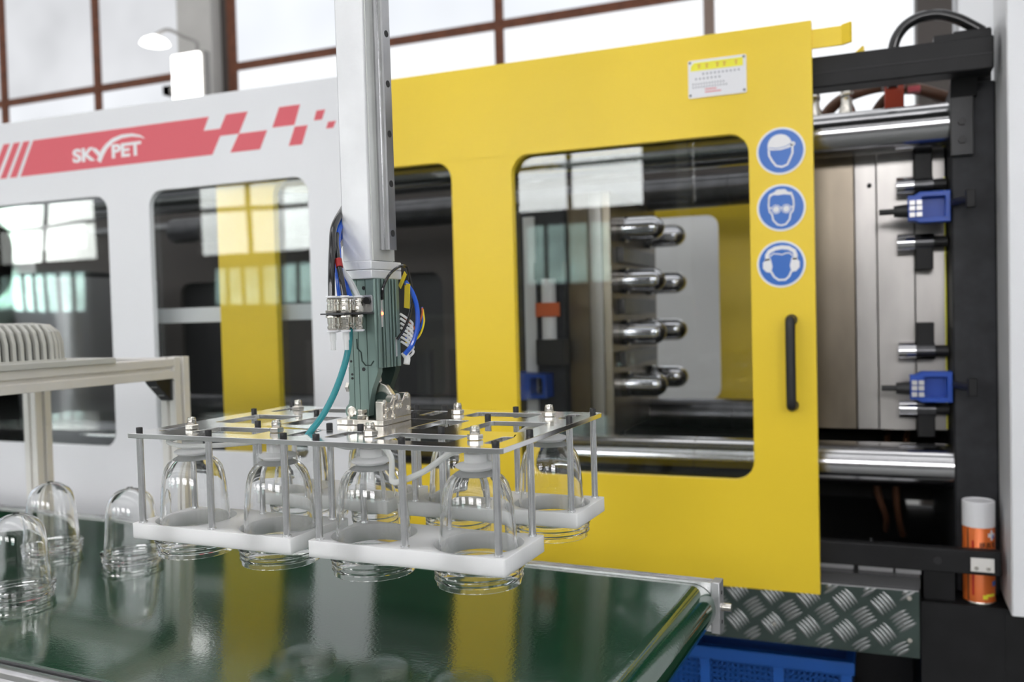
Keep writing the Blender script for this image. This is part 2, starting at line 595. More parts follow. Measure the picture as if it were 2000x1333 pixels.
# lamps in front of the back wall
t = thing('work_lamp', 'glaring white work lamp on a bent bracket in front of the concrete pillar', 'lamp', (-4.33, 5.0, 3.0))
B().box(-4.47, -4.225, 4.86, 4.90, 2.80, 3.18).build('lamp_panel', 'lamp_glow', t, world=True, bevel=0.02)
B().box(-4.48, -4.215, 4.90, 4.96, 2.79, 3.19).build('housing', 'lamp_body', t, world=True)
B().lathe([(0.02, 0.06), (0.08, 0.03), (0.10, 0.0), (0.09, -0.005)], c=(-4.60, 4.86, 3.27), seg=24).build('lamp_head', 'lamp_glow', t, world=True)
B().tube([(-4.60, 4.86, 3.33), (-4.5, 4.88, 3.36), (-4.40, 4.93, 3.31), (-4.30, 4.93, 3.26), (-4.30, 4.93, 3.18)], 0.012).build('bracket', 'lamp_body', t, world=True)
B().box(-4.62, -4.56, 4.94, 5.445, 2.94, 3.0).box(-4.62, -4.30, 4.94, 4.98, 2.94, 3.0).build('wall_mount', 'lamp_body', t, world=True)
t = thing('flood_lamp', 'glaring round lamp peeking over the top edge of the yellow door', 'lamp', (-1.02, 5.2, 2.62))
B().lathe([(0.02, 0.10), (0.10, 0.06), (0.13, 0.0), (0.12, -0.01)], c=(-1.02, 5.2, 2.72), seg=28).build('lamp_head', 'lamp_glow', t, world=True)
B().cyl((-1.02, 5.2, 2.8), (-0.915, 5.55, 2.95), 0.014).build('bracket', 'lamp_body', t, world=True)

# ------------------------------------------------------------------ the moulding machine
t = thing('machine_base', 'black steel base of the moulding machine below the open bay', 'machine base', (-1.0, 2.5, 0))
B().box(-3.4, 0.082, 2.06, 3.05, 0.585, 0.722).build('bed', 'black_paint', t, world=True)
B().box(0.083, 0.24, 2.056, 3.05, 0.0, 0.699).build('pedestal', 'black_paint', t, world=True)
B().box(0.2405, 1.2, 2.056, 3.05, 0.0, 0.699).build('pedestal', 'black_paint', t, world=True)
B().box(-3.4, -1.6, 2.06, 3.05, 0.0, 0.585).build('pedestal', 'black_paint', t, world=True)
B().box(-1.19, 0.24, 3.012, 3.04, 0.7225, 1.0).build('dark_rear_sheet', 'dark_interior', t, world=True)  # black sheet added so the far side of the bay looks unlit
B().box(-1.6, 0.083, 2.55, 2.6, 0.0, 0.585).build('dark_backing', 'dark_interior', t, world=True)  # dark sheet added to hide the bright floor beneath the bed
B().box(-0.6, 0.082, 2.045, 2.20, 0.7287, 0.75).build('ledge', 'dark_bracket', t, world=True)
for a, b in ((-0.3, -0.05), (-0.04, 0.03), (0.035, 0.085)):
    B().box(a, b, 2.08, 2.14, 0.75, 0.762).build('wear_strip', 'zinc', t, world=True)
B().box(0.09, 0.15, 2.08, 2.2, 0.699, 0.76).build('stop_block', 'black_paint', t, world=True)

# tread plate
t = thing('tread_plate', 'dull five-bar tread plate below the yellow door', 'tread plate', (-0.3, 2.035, 0.585))
B().box(-0.75, 0.079, 2.03, 2.035, 0.585, 0.728).build('sheet', 'tread', t, world=True)
B().box(-0.75, 0.079, 2.029, 2.058, 0.7265, 0.7285).build('top_edge', 'aluminium', t, world=True)
bar = B()
n = 10
pv, pf = [], []
for i in range(n + 1):
    s = i / n * 2 - 1
    w = 0.0034 * (1 - abs(s) ** 2.5) + 0.0002
    pv += [(s * 0.0205, 0.0, w), (s * 0.0205, -0.0016 * (1 - s * s) - 0.0001, 0.0), (s * 0.0205, 0.0, -w)]
for i in range(n):
    for k in range(2):
        pf.append((i * 3 + k, i * 3 + k + 1, i * 3 + 4 + k, i * 3 + 3 + k))
bar.add(pv, pf)
bar_me = bar.mesh('tread_bar', 60)
PX, PZ2 = 0.038, 0.0335
for gi in range(-9, 4):
    for gj in range(-2, 5):
        if (gi + gj) % 2:
            continue
        cx = -0.067 + gi * PX
        cz = 0.695 - gj * PZ2
        ang = -0.86 if gi % 2 == 0 else 0.62
        for k in range(5):
            d = (k - 2) * 0.0080
            bx = cx - math.sin(ang) * d
            bz = cz + math.cos(ang) * d
            ex, ez = abs(0.0205 * math.cos(ang)), abs(0.0205 * math.sin(ang))
            f = min(1.0, (0.0775 - bx) / ex, (0.7262 - bz) / ez, (bz - 0.5858) / ez)
            if f < 0.3:
                continue
            o = place('tread_bar', bar_me, 'tread_bar_metal', t,
                      loc=Vector((bx, 2.0299, bz)) - Vector((-0.3, 2.035, 0.585)), rot=(0, -ang, 0))
            o.scale.x = f
for x, z in ((0.06, 0.712), (0.06, 0.622), (-0.215, 0.628), (-0.215, 0.716)):
    B().lathe([(0.0048, 0.0), (0.0044, 0.002), (0.001, 0.003)], c=(x, 2.03, z), axis='y', seg=12).build('rivet', 'bright_nickel', t, world=True)
    # lathe along +y points away; shift it to the front face
for o in [o for o in t.children if o.name.startswith('rivet')]:
    o.location.y -= 0.003

# black guide rails for the sliding door
t = thing('upper_guide_rail', 'black steel guide rail above the open bay', 'guide rail', (-0.6, 2.07, 1.80))
B().box(-2.4, 0.228, 2.035, 2.10, 1.800, 1.866).build('beam', 'black_paint', t, world=True, bevel=0.003)
B().box(-2.4, 0.228, 2.034, 2.037, 1.829, 1.832).build('seam', 'dark_interior', t, world=True)
B().box(0.12, 0.226, 2.05, 2.10, 1.866, 1.882).build('end_cover', 'black_paint', t, world=True)
t = thing('lower_guide_rail', 'black steel guide rail crossing below the lower tie bar', 'guide rail', (-0.2, 2.055, 0.77))
B().box(-2.4, 0.232, 2.032, 2.060, 0.771, 0.821).build('beam', 'black_paint', t, world=True, bevel=0.003)
B().cyl((0.115, 2.030, 0.795), (0.115, 2.034, 0.795), 0.0075).build('hole_rim', 'dark_interior', t, world=True)
ks = B().box(0.176, 0.219, 2.0285, 2.032, 0.779, 0.807).build('keeper_plate', 'anodised', t, world=True, label='small pale metal plate with two screws')
for x in (0.1865, 0.2085):
    B().lathe([(0.0042, 0.0), (0.0042, 0.001), (0.003, 0.002)], c=(x, 2.0265, 0.7865), axis='y', seg=14).build('screw', 'bright_nickel', ks, world=True)
B().cyl((-0.013, 2.05, 0.8215), (-0.013, 2.05, 0.830), 0.004).build('pin', 'dark_steel', t, world=True)

# yellow sliding door
DZ0, DZ1 = 0.711, 1.935
t = thing('sliding_door', 'large glossy yellow sliding safety door with rounded windows', 'door', (-0.9, 2.015, DZ0))
WA, WB = (-0.806, -0.249), (-1.503, -0.967)
outer = [(-1.694, DZ0), (-0.116, DZ0), (-0.116, DZ1), (-1.694, DZ1)]
holes = [rrect(a, b, 0.951, 1.713, 0.045, 8) for a, b in (WA, WB)]
B().prism([outer] + holes, 2.0, 2.022, 'xz').build('door_panel', 'yellow', t, world=True, smooth=0, bevel=0.0015)
for a, b in (WA, WB):
    B().box(a - 0.02, b + 0.02, 2.0225, 2.0255, 0.93, 1.735).build('window_pane', 'acrylic', t, world=True)
B().box(-0.116, -0.055, 2.004, 2.010, 1.876, 1.916).build('stop_tab', 'yellow', t, world=True)
B().prism([[(-0.057, 2.004), (-0.040, 1.990), (-0.036, 1.994), (-0.055, 2.010)]], 1.876, 1.918, 'xy').build('stop_tab', 'yellow', t, world=True)
h = B()
h.tube([(-0.166, 2.0, 1.303), (-0.166, 1.975, 1.303), (-0.166, 1.967, 1.29), (-0.166, 1.966, 1.21), (-0.166, 1.967, 1.132), (-0.166, 1.975, 1.119), (-0.166, 2.0, 1.119)], 0.0105, 12, 6)
h.build('handle', 'black_plastic', t, world=True, label='black bow handle')
for z in (1.303, 1.119):
    B().cyl((-0.166, 1.9985, z), (-0.166, 2.0, z), 0.0125).build('handle_foot', 'black_plastic', t, world=True)
lp = B().prism([rrect(-0.3765, -0.2505, 1.799, 1.8815, 0.003, 2)], 1.9975, 2.0, 'xz').build('notice_plate', 'label_white', t, world=True, label='white notice plate with a yellow heading strip')
B().prism([[(-0.371, 1.858), (-0.2575, 1.858), (-0.2575, 1.876), (-0.363, 1.876), (-0.370, 1.869)]], 1.9970, 1.9975, 'xz').build('heading_strip', 'label_yellow', lp, world=True)
mk = B()
for k, x in enumerate((-0.352, -0.335, -0.312, -0.297, -0.272)):
    mk.box(x - 0.004, x + 0.004, 1.9968, 1.9970, 1.869, 1.871)
    mk.box(x - 0.001, x + 0.001, 1.9968, 1.9970, 1.862, 1.872)
    mk.box(x - 0.003, x + 0.003, 1.9968, 1.9970, 1.8635, 1.865)
mk.build('heading_print', 'label_orange', lp, world=True)
mk = B()
for z, xa, xb, st in ((1.850, -0.345, -0.262, 0.0085), (1.840, -0.361, -0.303, 0.0085), (1.829, -0.367, -0.30, 0.006), (1.822, -0.367, -0.29, 0.006)):
    x = xa
    while x < xb:
        mk.box(x, x + st * 0.45, 1.9970, 1.9974, z - 0.0018, z + 0.0018)
        x += st
mk.build('fine_print', 'ink_grey', lp, world=True)
mk = B()
for z, xa, xb in ((1.816, -0.34, -0.315), (1.810, -0.34, -0.305)):
    mk.box(xa, xb, 1.9970, 1.9974, z - 0.001, z + 0.001)
mk.build('red_print', 'red_vinyl', lp, world=True)
for x in (-0.372, -0.2555):
    for z in (1.805, 1.8765):
        B().lathe([(0.0026, 0), (0.0026, 0.0012)], c=(x, 1.9962, z), axis='y', seg=10).build('screw', 'dark_steel', lp, world=True)


def sign(cx, cz, kindname, lab):
    s = B().lathe([(0.0505, 0), (0.0505, 0.0008)], c=(cx, 1.9992, cz), axis='y', seg=56).build('safety_sign', 'white_vinyl', t, world=True, label=lab)
    B().lathe([(0.0462, 0), (0.0462, 0.0004)], c=(cx, 1.9988, cz), axis='y', seg=56).build('blue_disc', 'blue_vinyl', s, world=True)
    a0, a1 = 1.9984, 1.9988
    k = 0.001
    p = B()
    T = lambda pts: [(cx + x * k, cz + z * k) for x, z in pts]
    if kindname == 'helmet':
        p.prism([T(circ(-2, 12, 25, 20, 0, 180, 24) + [(-27, 6), (-20, 3), (0, 2), (18, 6), (27, 12)])], a0, a1, 'xz')
        p.prism([T(circ(25, 13, 5, 12))], a0, a1, 'xz')
        p.ribbon(T([(-25, 4), (-24, -8), (-18, -20), (-10, -31), (2, -34), (13, -30), (19, -18), (24, -6), (24, 8)]), 0.0042, a0, a1)
    elif kindname == 'goggles':
        p.prism([T([(-27, 22), (-24, 30), (-14, 34), (-8, 39), (8, 39), (15, 33), (22, 32), (26, 22), (24, 14), (20, 26), (6, 28), (-6, 27), (-16, 28), (-22, 24), (-24, 14)])], a0, a1, 'xz')
        p.ribbon(T([(-25, 20), (-26, 4), (-24, -8), (-19, -14), (-17, -26), (-8, -36), (0, -38), (9, -36), (17, -26), (19, -14), (24, -8), (26, 4), (25, 20)]), 0.0036, a0, a1)
        p.prism([T(circ(-10.5, -3, 9.8, 20))], a0, a1, 'xz')
        p.prism([T(circ(10.5, -3, 9.8, 20))], a0, a1, 'xz')
        p.ribbon(T([(-26, 1), (-19, 0)]), 0.003, a0, a1)
        p.ribbon(T([(19, 0), (26, 1)]), 0.003, a0, a1)
        p.ribbon(T([(-3, 0), (3, 0)]), 0.003, a0, a1)
    else:
        p.ribbon(T([(-29, 8), (-29, 20), (-24, 28), (-12, 34), (2, 36), (16, 34), (27, 27), (30, 18), (29, 8)]), 0.0085, a0, a1)
        p.ribbon(T([(-24, 16), (-16, 23), (-6, 22), (2, 20), (10, 23), (18, 23), (25, 16)]), 0.0025, a0, a1)
        for sx in (-1, 1):
            p.prism([T([(sx * 22, 14), (sx * 31, 12), (sx * 38, 4), (sx * 38, -8), (sx * 31, -16), (sx * 21, -18), (sx * 18, -4)])], a0, a1, 'xz')
        p.ribbon(T([(-21, -16), (-15, -27), (-6, -34), (8, -34), (16, -27), (21, -16)]), 0.0042, a0, a1)
    p.build('pictogram', 'white_vinyl', s, world=True, smooth=0)
    if kindname == 'goggles':
        q = B()
        for sx in (-1, 1):
            q.ribbon(T(circ(sx * 10.5, -3, 7.6, 20)), 0.0014, a0 - 0.0003, a0, closed=True)
        q.build('goggle_outline', 'blue_vinyl', s, world=True, smooth=0)
    if kindname == 'helmet':
        q = B()
        q.ribbon(T([(-24, 9), (-10, 6), (8, 8), (22, 14)]), 0.0012, a0 - 0.0003, a0)
        q.build('brim_line', 'blue_vinyl', s, world=True, smooth=0)


sign(-0.182, 1.666, 'helmet', 'round blue sign with a white hard-hat head')
sign(-0.183, 1.545, 'goggles', 'round blue sign with a white goggled head')
sign(-0.185, 1.424, 'earmuffs', 'round blue sign with a white head in ear defenders')

# white fixed guard panel
PY = 1.955
K = PY / 2.0
kx = lambda x: x * K
kz = lambda z: 1.33 + (z - 1.33) * K
t = thing('guard_panel', 'white fixed guard panel with a red chequered stripe and two windows', 'machine panel', (-2.1, PY, 0.5))
outer = [(-3.4, 0.5), (-1.185, 0.5), (-1.185, kz(1.962)), (-3.4, kz(1.972))]
w1 = (kx(-2.66), kx(-2.097))
w2 = (kx(-1.937), kx(-1.391))
zt, zb = kz(1.713), kz(0.966)
holes = [rrect(w1[0], w1[1], zb, zt, 0.045, 8), rrect(w2[0], w2[1], zb, zt, 0.045, 8)]
B().prism([outer] + holes, PY, PY + 0.018, 'xz').build('panel_sheet', 'white_paint', t, world=True, smooth=0, bevel=0.0015)
for w in (w1, w2):
    B().box(w[0] - 0.02, w[1] + 0.02, PY + 0.0185, PY + 0.0215, zb - 0.02, zt + 0.02).build('window_pane', 'acrylic_wavy', t, world=True)
y0, y1 = PY - 0.0006, PY
Q = lambda pts: [(kx(x), kz(z)) for x, z in pts]
ZA, ZB2, ZM = 1.9030, 1.797, 1.846
RED = [
    [(-2.386, ZA), (-1.710, ZA), (-1.730, 1.866), (-1.672, 1.866), (-1.650, ZA), (-1.577, ZA), (-1.609, ZM), (-1.673, ZM), (-1.702, ZB2), (-2.447, ZB2)],
    [(-1.609, ZM), (-1.515, ZM), (-1.540, ZB2), (-1.640, ZB2)],
    [(-1.473, ZA), (-1.406, ZA), (-1.426, 1.851), (-1.497, 1.851)],
    [(-1.425, ZM), (-1.384, ZM), (-1.404, ZB2), (-1.446, ZB2)],
    [(-1.355, 1.881), (-1.328, 1.881), (-1.339, 1.856), (-1.364, 1.856)],
    [(-1.320, 1.848), (-1.296, 1.848), (-1.305, 1.831), (-1.319 - 0.008, 1.831)],
    [(-2.455, ZA), (-2.400, ZA), (-2.458, ZB2), (-2.500, ZB2)],
    [(-2.508, ZA), (-2.470, ZA), (-2.517, ZB2), (-2.549, ZB2)],
    [(-2.60, ZA), (-2.528, ZA), (-2.572, ZB2), (-2.66, ZB2)],
]
RED[6] = [(-2.428, ZA), (-2.401, ZA), (-2.463, ZB2), (-2.493, ZB2)]
RED[7] = [(-2.470, ZA), (-2.442, ZA), (-2.508, ZB2), (-2.536, ZB2)]
RED[8] = [(-2.514, ZA), (-2.486, ZA), (-2.553, ZB2), (-2.581, ZB2)]
for i, r in enumerate(RED):
    B().prism([Q(r)], y0, y1, 'xz').build('red_band' if i == 0 else ('red_slash' if i > 5 else 'red_check'), 'red_vinyl', t, world=True, smooth=0)
# SKYPET wordmark
tb = text_builder('SK', 0.052, 0.0020, 0.0004, 1.40)
shifted(tb, kx(-2.225), PY - 0.0010, kz(1.8215)).build('lettering', 'white_vinyl', t, world=True, smooth=0)
tb = text_builder('PET', 0.052, 0.0020, 0.0004, 1.32)
shifted(tb, kx(-2.072), PY - 0.0010, kz(1.8215)).build('lettering', 'white_vinyl', t, world=True, smooth=0)
sw = B()
ctl = [(-2.122, 1.815, 0.0115), (-2.108, 1.838, 0.0125), (-2.092, 1.855, 0.0105), (-2.066, 1.871, 0.009), (-2.03, 1.880, 0.0075), (-1.99, 1.8805, 0.006), (-1.96, 1.874, 0.004), (-1.944, 1.866, 0.001)]
for i in range(len(ctl) - 1):
    a, b = ctl[i], ctl[i + 1]
    d = Vector((b[0] - a[0], b[1] - a[1])).normalized()
    nn = Vector((-d.y, d.x))
    sw.prism([Q([(a[0] + nn.x * a[2] / 1.4, a[1] + nn.y * a[2] / 1.4), (a[0] - nn.x * a[2] / 1.4, a[1] - nn.y * a[2] / 1.4),
                 (b[0] - nn.x * b[2] / 1.4, b[1] - nn.y * b[2] / 1.4), (b[0] + nn.x * b[2] / 1.4, b[1] + nn.y * b[2] / 1.4)])], PY - 0.0010, PY - 0.0006, 'xz')
sw.prism([Q([(-2.150, 1.856), (-2.132, 1.856), (-2.108, 1.836), (-2.118, 1.826)])], PY - 0.0011, PY - 0.0006, 'xz')
sw.build('logo_swoosh', 'white_vinyl', t, world=True, smooth=0)

# tie bars
for z, y, lab in ((1.724, 2.20, 'thick polished upper tie bar on the door side of the machine'), (0.966, 2.20, 'thick polished lower tie bar on the door side of the machine'),
                  (1.70, 2.82, 'polished upper tie bar on the far side of the mould'), (1.0, 2.82, 'polished lower tie bar on the far side of the mould')):
    t = thing('tie_bar', lab, 'tie bar', (-1.0, y, z), group='tie bars')
    prof = [(0.050, -2.6), (0.050, -0.412), (0.0485, -0.411), (0.0485, -0.409), (0.050, -0.408), (0.050, 0.17)]
    B().lathe(prof, c=(0, y, z), axis='x', seg=48).build('bar', 'chrome' if y < 2.5 else 'dark_steel', t, world=True)  # far bars get a darker steel colour for the shade inside the machine

# fixed platen, cast black, with bracket
t = thing('fixed_platen', 'rough black cast platen beside the white housing', 'platen', (0.2, 2.5, 0.3))
B().box(0.157, 0.2422, 2.145, 2.98, 0.6995, 1.80).build('casting', 'cast_black', t, world=True, bevel=0.004)
br = B().box(0.155, 0.199, 2.130, 2.145, 1.645, 1.772).build('bracket', 'dark_bracket', t, world=True, bevel=0.002)
B().prism([[(2.104, 1.818), (2.145, 1.818), (2.145, 1.768), (2.130, 1.768), (2.110, 1.808)]], 0.155, 0.206, 'yz').build('bracket_lip', 'black_paint', t, world=True)
for z in (1.716, 1.678):
    B().lathe([(0.0085, 0), (0.0085, 0.006)], c=(0.177, 2.124, z), axis='y', seg=6).build('bolt', 'black_plastic', br, world=True)

# fixed mould half: stacked steel plates
t = thing('fixed_mould_half', 'stack of bare steel mould plates bolted to the black platen', 'mould', (0.0, 2.6, 1.0))
for a, b, m, dy in ((-0.24, -0.042, 'mold_steel_reflect', 0.0), (-0.041, 0.0065, 'mold_steel', 0.004), (0.0075, 0.0875, 'mold_steel', 0.0), (0.0885, 0.1535, 'mold_steel', 0.006)):
    B().box(a, b, 2.275 + dy, 2.92, 1.035, 1.72).build('mould_plate', m, t, world=True, bevel=0.0015)
B().cyl((-0.008, 2.270, 1.613), (-0.008, 2.2745, 1.613), 0.005).build('drilled_hole', 'dark_interior', t, world=True)
B().box(0.1505, 0.1535, 2.272, 2.282, 1.04, 1.62).build('oil_seam', 'label_yellow', t, world=True)
for zc, x1, dark in ((1.600, 0.147, 'polished_steel'), (1.4705, 0.10, 'polished_steel'), (1.2225, 0.10, 'polished_steel'), (1.090, 0.147, 'polished_steel')):
    B().cyl((0.050, 2.24, zc), (0.0865, 2.24, zc), 0.0215, 28).build('guide_sleeve', dark, t, world=True)
    B().cyl((0.0865, 2.24, zc), (0.126, 2.24, zc), 0.0195, 28).build('guide_collar', 'dark_steel', t, world=True)
    B().cyl((0.126, 2.24, zc), (0.1535, 2.24, zc), 0.013, 24).build('guide_stub', 'black_plastic', t, world=True)
for za, zb3 in ((1.585, 1.712), (1.408, 1.47), (1.222, 1.288), (1.026, 1.09)):
    B().box(0.0875, 0.1245, 2.226, 2.275, za, zb3).build('clamp_bar', 'black_paint', t, world=True, bevel=0.002)

for zc, lab in ((1.540, 'upper blue quick clamp with black spindle on the mould'), (1.148, 'lower blue quick clamp with black spindle on the mould')):
    t = thing('mould_clamp', lab, 'clamp', (0.12, 2.17, zc - 0.03), group='blue mould clamps')
    b = B().prism([[(0.070, zc + 0.027), (0.082, zc + 0.027), (0.094, zc + 0.034), (0.154, zc + 0.034), (0.154, zc - 0.033), (0.094, zc - 0.033), (0.082, zc - 0.028), (0.070, zc - 0.028)],
                   rrect(0.098, 0.144, zc - 0.022, zc + 0.023, 0.004, 3)], 2.135, 2.175, 'xz').build('clamp_body', 'blue_clamp', t, world=True, bevel=0.0015)
    B().box(0.096, 0.146, 2.160, 2.175, zc - 0.024, zc + 0.025).build('inner_plate', 'blue_clamp', t, world=True)
    B().cyl((0.012, 2.155, zc - 0.004), (0.045, 2.155, zc - 0.004), 0.0065).build('spindle', 'black_plastic', t, world=True)
    B().cyl((0.042, 2.155, zc - 0.004), (0.070, 2.155, zc - 0.004), 0.0125, r2=0.015).build('spindle_boss', 'black_plastic', t, world=True)
    for dx in (0.0, 0.014):
        for dz in (-0.014, 0.0, 0.012):
            B().box(0.073 + dx, 0.084 + dx, 2.126, 2.136, zc + dz - 0.006, zc + dz + 0.0035).build('terminal', 'zinc', t, world=True)
    B().cyl((0.154, 2.155, zc + 0.006), (0.185, 2.08, zc + 0.006), 0.0085).build('lever', 'black_plastic', t, world=True)
    B().box(0.178, 0.196, 2.065, 2.085, zc - 0.013, zc + 0.025).build('lever_grip', 'black_paint', t, world=True, bevel=0.002)
    B().box(0.10, 0.14, 2.174, 2.2765, zc - 0.02, zc + 0.02).build('mount', 'dark_steel', t, world=True)

# moving mould half with cores
t = thing('moving_mould_half', 'steel mould plates with two columns of domed cores behind the door window', 'mould', (-0.7, 2.6, 0.95))
for a, b, m in ((-0.790, -0.728, 'mold_steel_reflect'), (-0.727, -0.690, 'mold_steel'), (-0.689, -0.665, 'mold_steel_reflect')):
    B().box(a, b, 2.36, 2.9, 0.99, 1.66).build('mould_plate', m, t, world=True, bevel=0.0015)
core = B().lathe([(0.036, 0.0), (0.036, 0.02), (0.031, 0.021), (0.031, 0.026), (0.034, 0.027), (0.0335, 0.09)] +
                 [(0.0335 * math.cos(a), 0.09 + 0.037 * math.sin(a)) for a in [PI / 2 * k / 8 for k in range(1, 8)]] + [(0.004, 0.127)],
                 axis='x', seg=36).mesh('core')
O3 = Vector((-0.7, 2.6, 0.95))
for y in (2.46, 2.76):
    for z in (1.562, 1.417, 1.271, 1.124):
        place('core', core, 'polished_steel', t, loc=Vector((-0.665, y, z)) - O3)
for z in (1.49, 1.345, 1.197):
    B().box(-0.665, -0.645, 2.42, 2.80, z - 0.022, z + 0.022).build('core_retainer', 'dark_steel', t, world=True, bevel=0.002)
t = thing('moving_platen', 'dark moving platen seen at the left of the big door window', 'platen', (-0.95, 2.6, 0.9))
B().box(-1.10, -0.792, 2.33, 2.95, 0.90, 1.62).build('casting', 'cast_black', t, world=True, bevel=0.004)
B().box(-0.905, -0.872, 2.32, 2.33, 1.0, 1.60).build('rib', 'grey_paint', t, world=True)
B().cyl((-0.826, 2.30, 1.26), (-0.826, 2.30, 1.425), 0.020).build('oil_bottle', 'can_white', t, world=True)
B().box(-0.856, -0.788, 2.274, 2.282, 1.322, 1.360).build('orange_label', 'orange_label', t, world=True)
B().box(-0.86, -0.78, 2.282, 2.33, 1.425, 1.47).build('black_block', 'black_plastic', t, world=True)
B().box(-0.86, -0.78, 2.282, 2.33, 1.19, 1.26).build('black_block', 'black_plastic', t, world=True)
t = thing('mould_clamp', 'blue quick clamp glimpsed low behind the left of the door window', 'clamp', (-0.9, 2.29, 1.09), group='blue mould clamps')
B().prism([[(-0.96, 1.09), (-0.83, 1.10), (-0.83, 1.165), (-0.96, 1.172)], rrect(-0.875, -0.84, 1.11, 1.155, 0.004, 3)], 2.27, 2.33, 'xz').build('clamp_body', 'blue_clamp', t, world=True)

# rear side of the machine
t = thing('rear_door', 'far yellow safety door seen through the machine', 'door', (-0.6, 3.0, 0.72))
B().prism([[(-1.15, 1.0), (0.14, 1.0), (0.14, 1.672), (-1.15, 1.672)], rrect(-1.02, -0.475, 1.03, 1.645, 0.04, 6)], 2.995, 3.01, 'xz').build('door_panel', 'yellow', t, world=True, smooth=0)
t = thing('rear_header', 'dark header box across the far side of the machine', 'machine panel', (-1.5, 3.05, 1.68))
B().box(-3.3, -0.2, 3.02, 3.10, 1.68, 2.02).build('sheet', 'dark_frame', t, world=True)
for z in (1.74, 1.82, 1.90):
    B().box(-3.3, -0.2, 3.005, 3.02, z, z + 0.022).build('pipe', 'dark_steel', t, world=True)
t = thing('rear_guard', 'dim grey far guard panel seen through the white panel windows', 'machine panel', (-2.3, 3.0, 0.7))
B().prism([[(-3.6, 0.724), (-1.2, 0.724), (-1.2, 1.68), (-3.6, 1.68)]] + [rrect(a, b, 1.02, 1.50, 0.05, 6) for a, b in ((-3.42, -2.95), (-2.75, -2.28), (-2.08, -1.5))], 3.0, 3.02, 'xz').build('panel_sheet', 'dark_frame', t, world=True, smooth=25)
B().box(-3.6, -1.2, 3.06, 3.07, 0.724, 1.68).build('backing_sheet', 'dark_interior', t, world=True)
B().box(-2.05, -1.25, 2.045, 2.065, 1.331, 1.374).build('white_rail', 'white_vinyl', thing('inner_rail', 'white horizontal rail inside the guard panel window', 'rail', (-1.65, 2.055, 1.33)), world=True)
t = thing('heater_shroud', 'grey rounded shroud behind the leftmost panel window', 'shroud', (-2.9, 2.5, 0.72))
B().prism([rrect(-3.2, -2.56, 2.25, 2.75, 0.12, 8)], 0.7225, 1.50, 'xy').build('shroud_body', 'zinc', t, world=True)
B().prism([rrect(-3.18, -2.58, 2.27, 2.73, 0.11, 8)], 1.50, 1.52, 'xy').build('shroud_lid', 'dark_steel', t, world=True)

# white housing at the right edge
t = thing('white_housing', 'white sheet-metal housing at the right edge of the open bay', 'machine panel', (0.7, 2.4, 0.7))
B().box(0.2445, 1.2, 1.972, 3.0, 0.711, 2.35).build('housing_body', 'white_paint', t, world=True, bevel=0.0015)
B().box(0.2425, 0.2445, 1.974, 2.17, 0.712, 2.35).build('grey_side_face', 'grey_paint', t, world=True)  # greyer sheet over the housing's left side face
for z in (0.83, 1.02, 1.18, 1.34, 1.50, 1.70, 1.82):
    B().lathe([(0.0025, 0), (0.001, 0.0015)], c=(0.2405, 2.15, z), axis='x', seg=8).build('rivet', 'zinc', t, world=True)

# things on top of the machine
t = thing('corrugated_hose', 'black cable hose arching above the guide rail', 'hose', (0.15, 2.17, 1.80))
hp = [(0.045, 1.84), (0.048, 1.93), (0.066, 1.972), (0.099, 1.994), (0.142, 1.997), (0.184, 1.981), (0.215, 1.960), (0.235, 1.945)]
B().tube([(x * 0.9435, 2.17, 1.33 + (z - 1.33) * 0.9435) for x, z in hp], 0.0118, 12).build('hose', 'black_tube', t, world=True)
B().box(0.165, 0.235, 2.148, 2.19, 1.8005, 1.912).build('hose_bracket', 'black_paint', t, world=True)
t = thing('valve_block', 'grey and brick-red valve block above the upper tie bar', 'valve', (0.05, 2.3, 1.77))
B().box(0.028, 0.070, 2.28, 2.33, 1.7205, 1.845).build('solenoid', 'red_plastic', t, world=True, bevel=0.003)
B().box(0.022, 0.074, 2.275, 2.335, 1.843, 1.874).build('valve_cap', 'zinc', t, world=True, bevel=0.002)
B().box(0.078, 0.105, 2.29, 2.32, 1.825, 1.838).build('red_tag', 'red_vinyl', t, world=True)
for x, lab in ((-0.055, 'bright metal hose fitting above the tie bar, beside the red valve'), (-0.130, 'bright metal hose fitting half hidden by the yellow door edge')):
    t = thing('hose_fitting', lab, 'fitting', (x, 2.3, 1.72), group='hose fittings above the tie bar')
    B().lathe([(0.022, 1.7205), (0.022, 1.772), (0.019, 1.80), (0.013, 1.815), (0.013, 1.828)], c=(x, 2.3, 0), seg=18).build('fitting_base', 'bright_nickel', t, world=True)
    B().hexa((x, 2.3, 1.828), (x, 2.3, 1.845), 0.015).build('hex_nut', 'bright_nickel', t, world=True)
    B().cyl((x, 2.3, 1.845), (x, 2.3, 1.866), 0.009).build('stem', 'bright_nickel', t, world=True)
    B().cyl((x - 0.02, 2.3, 1.852), (x + 0.03, 2.3, 1.852), 0.006).build('side_port', 'bright_nickel', t, world=True)
t = thing('brown_hose', 'brown hydraulic hose looping behind the hose fittings', 'hose', (-0.03, 2.36, 1.77))
B().tube([(-0.125, 2.36, 1.76), (-0.11, 2.36, 1.80), (-0.075, 2.36, 1.835), (-0.02, 2.36, 1.855), (0.04, 2.36, 1.86), (0.10, 2.36, 1.845), (0.17, 2.36, 1.815)], 0.014, 12).build('hose', 'brown_hose', t, world=True)
t = thing('brown_hose', 'brown hydraulic hose behind the red valve block', 'hose', (0.1, 2.40, 1.77))
B().tube([(0.0, 2.40, 1.76), (0.01, 2.40, 1.81), (0.05, 2.40, 1.85), (0.11, 2.40, 1.85), (0.19, 2.40, 1.80)], 0.012, 12).build('hose', 'brown_hose', t, world=True)
t = thing('door_stop', 'small yellow stop on top of the guide rail', 'stop', (-0.03, 2.07, 1.866))
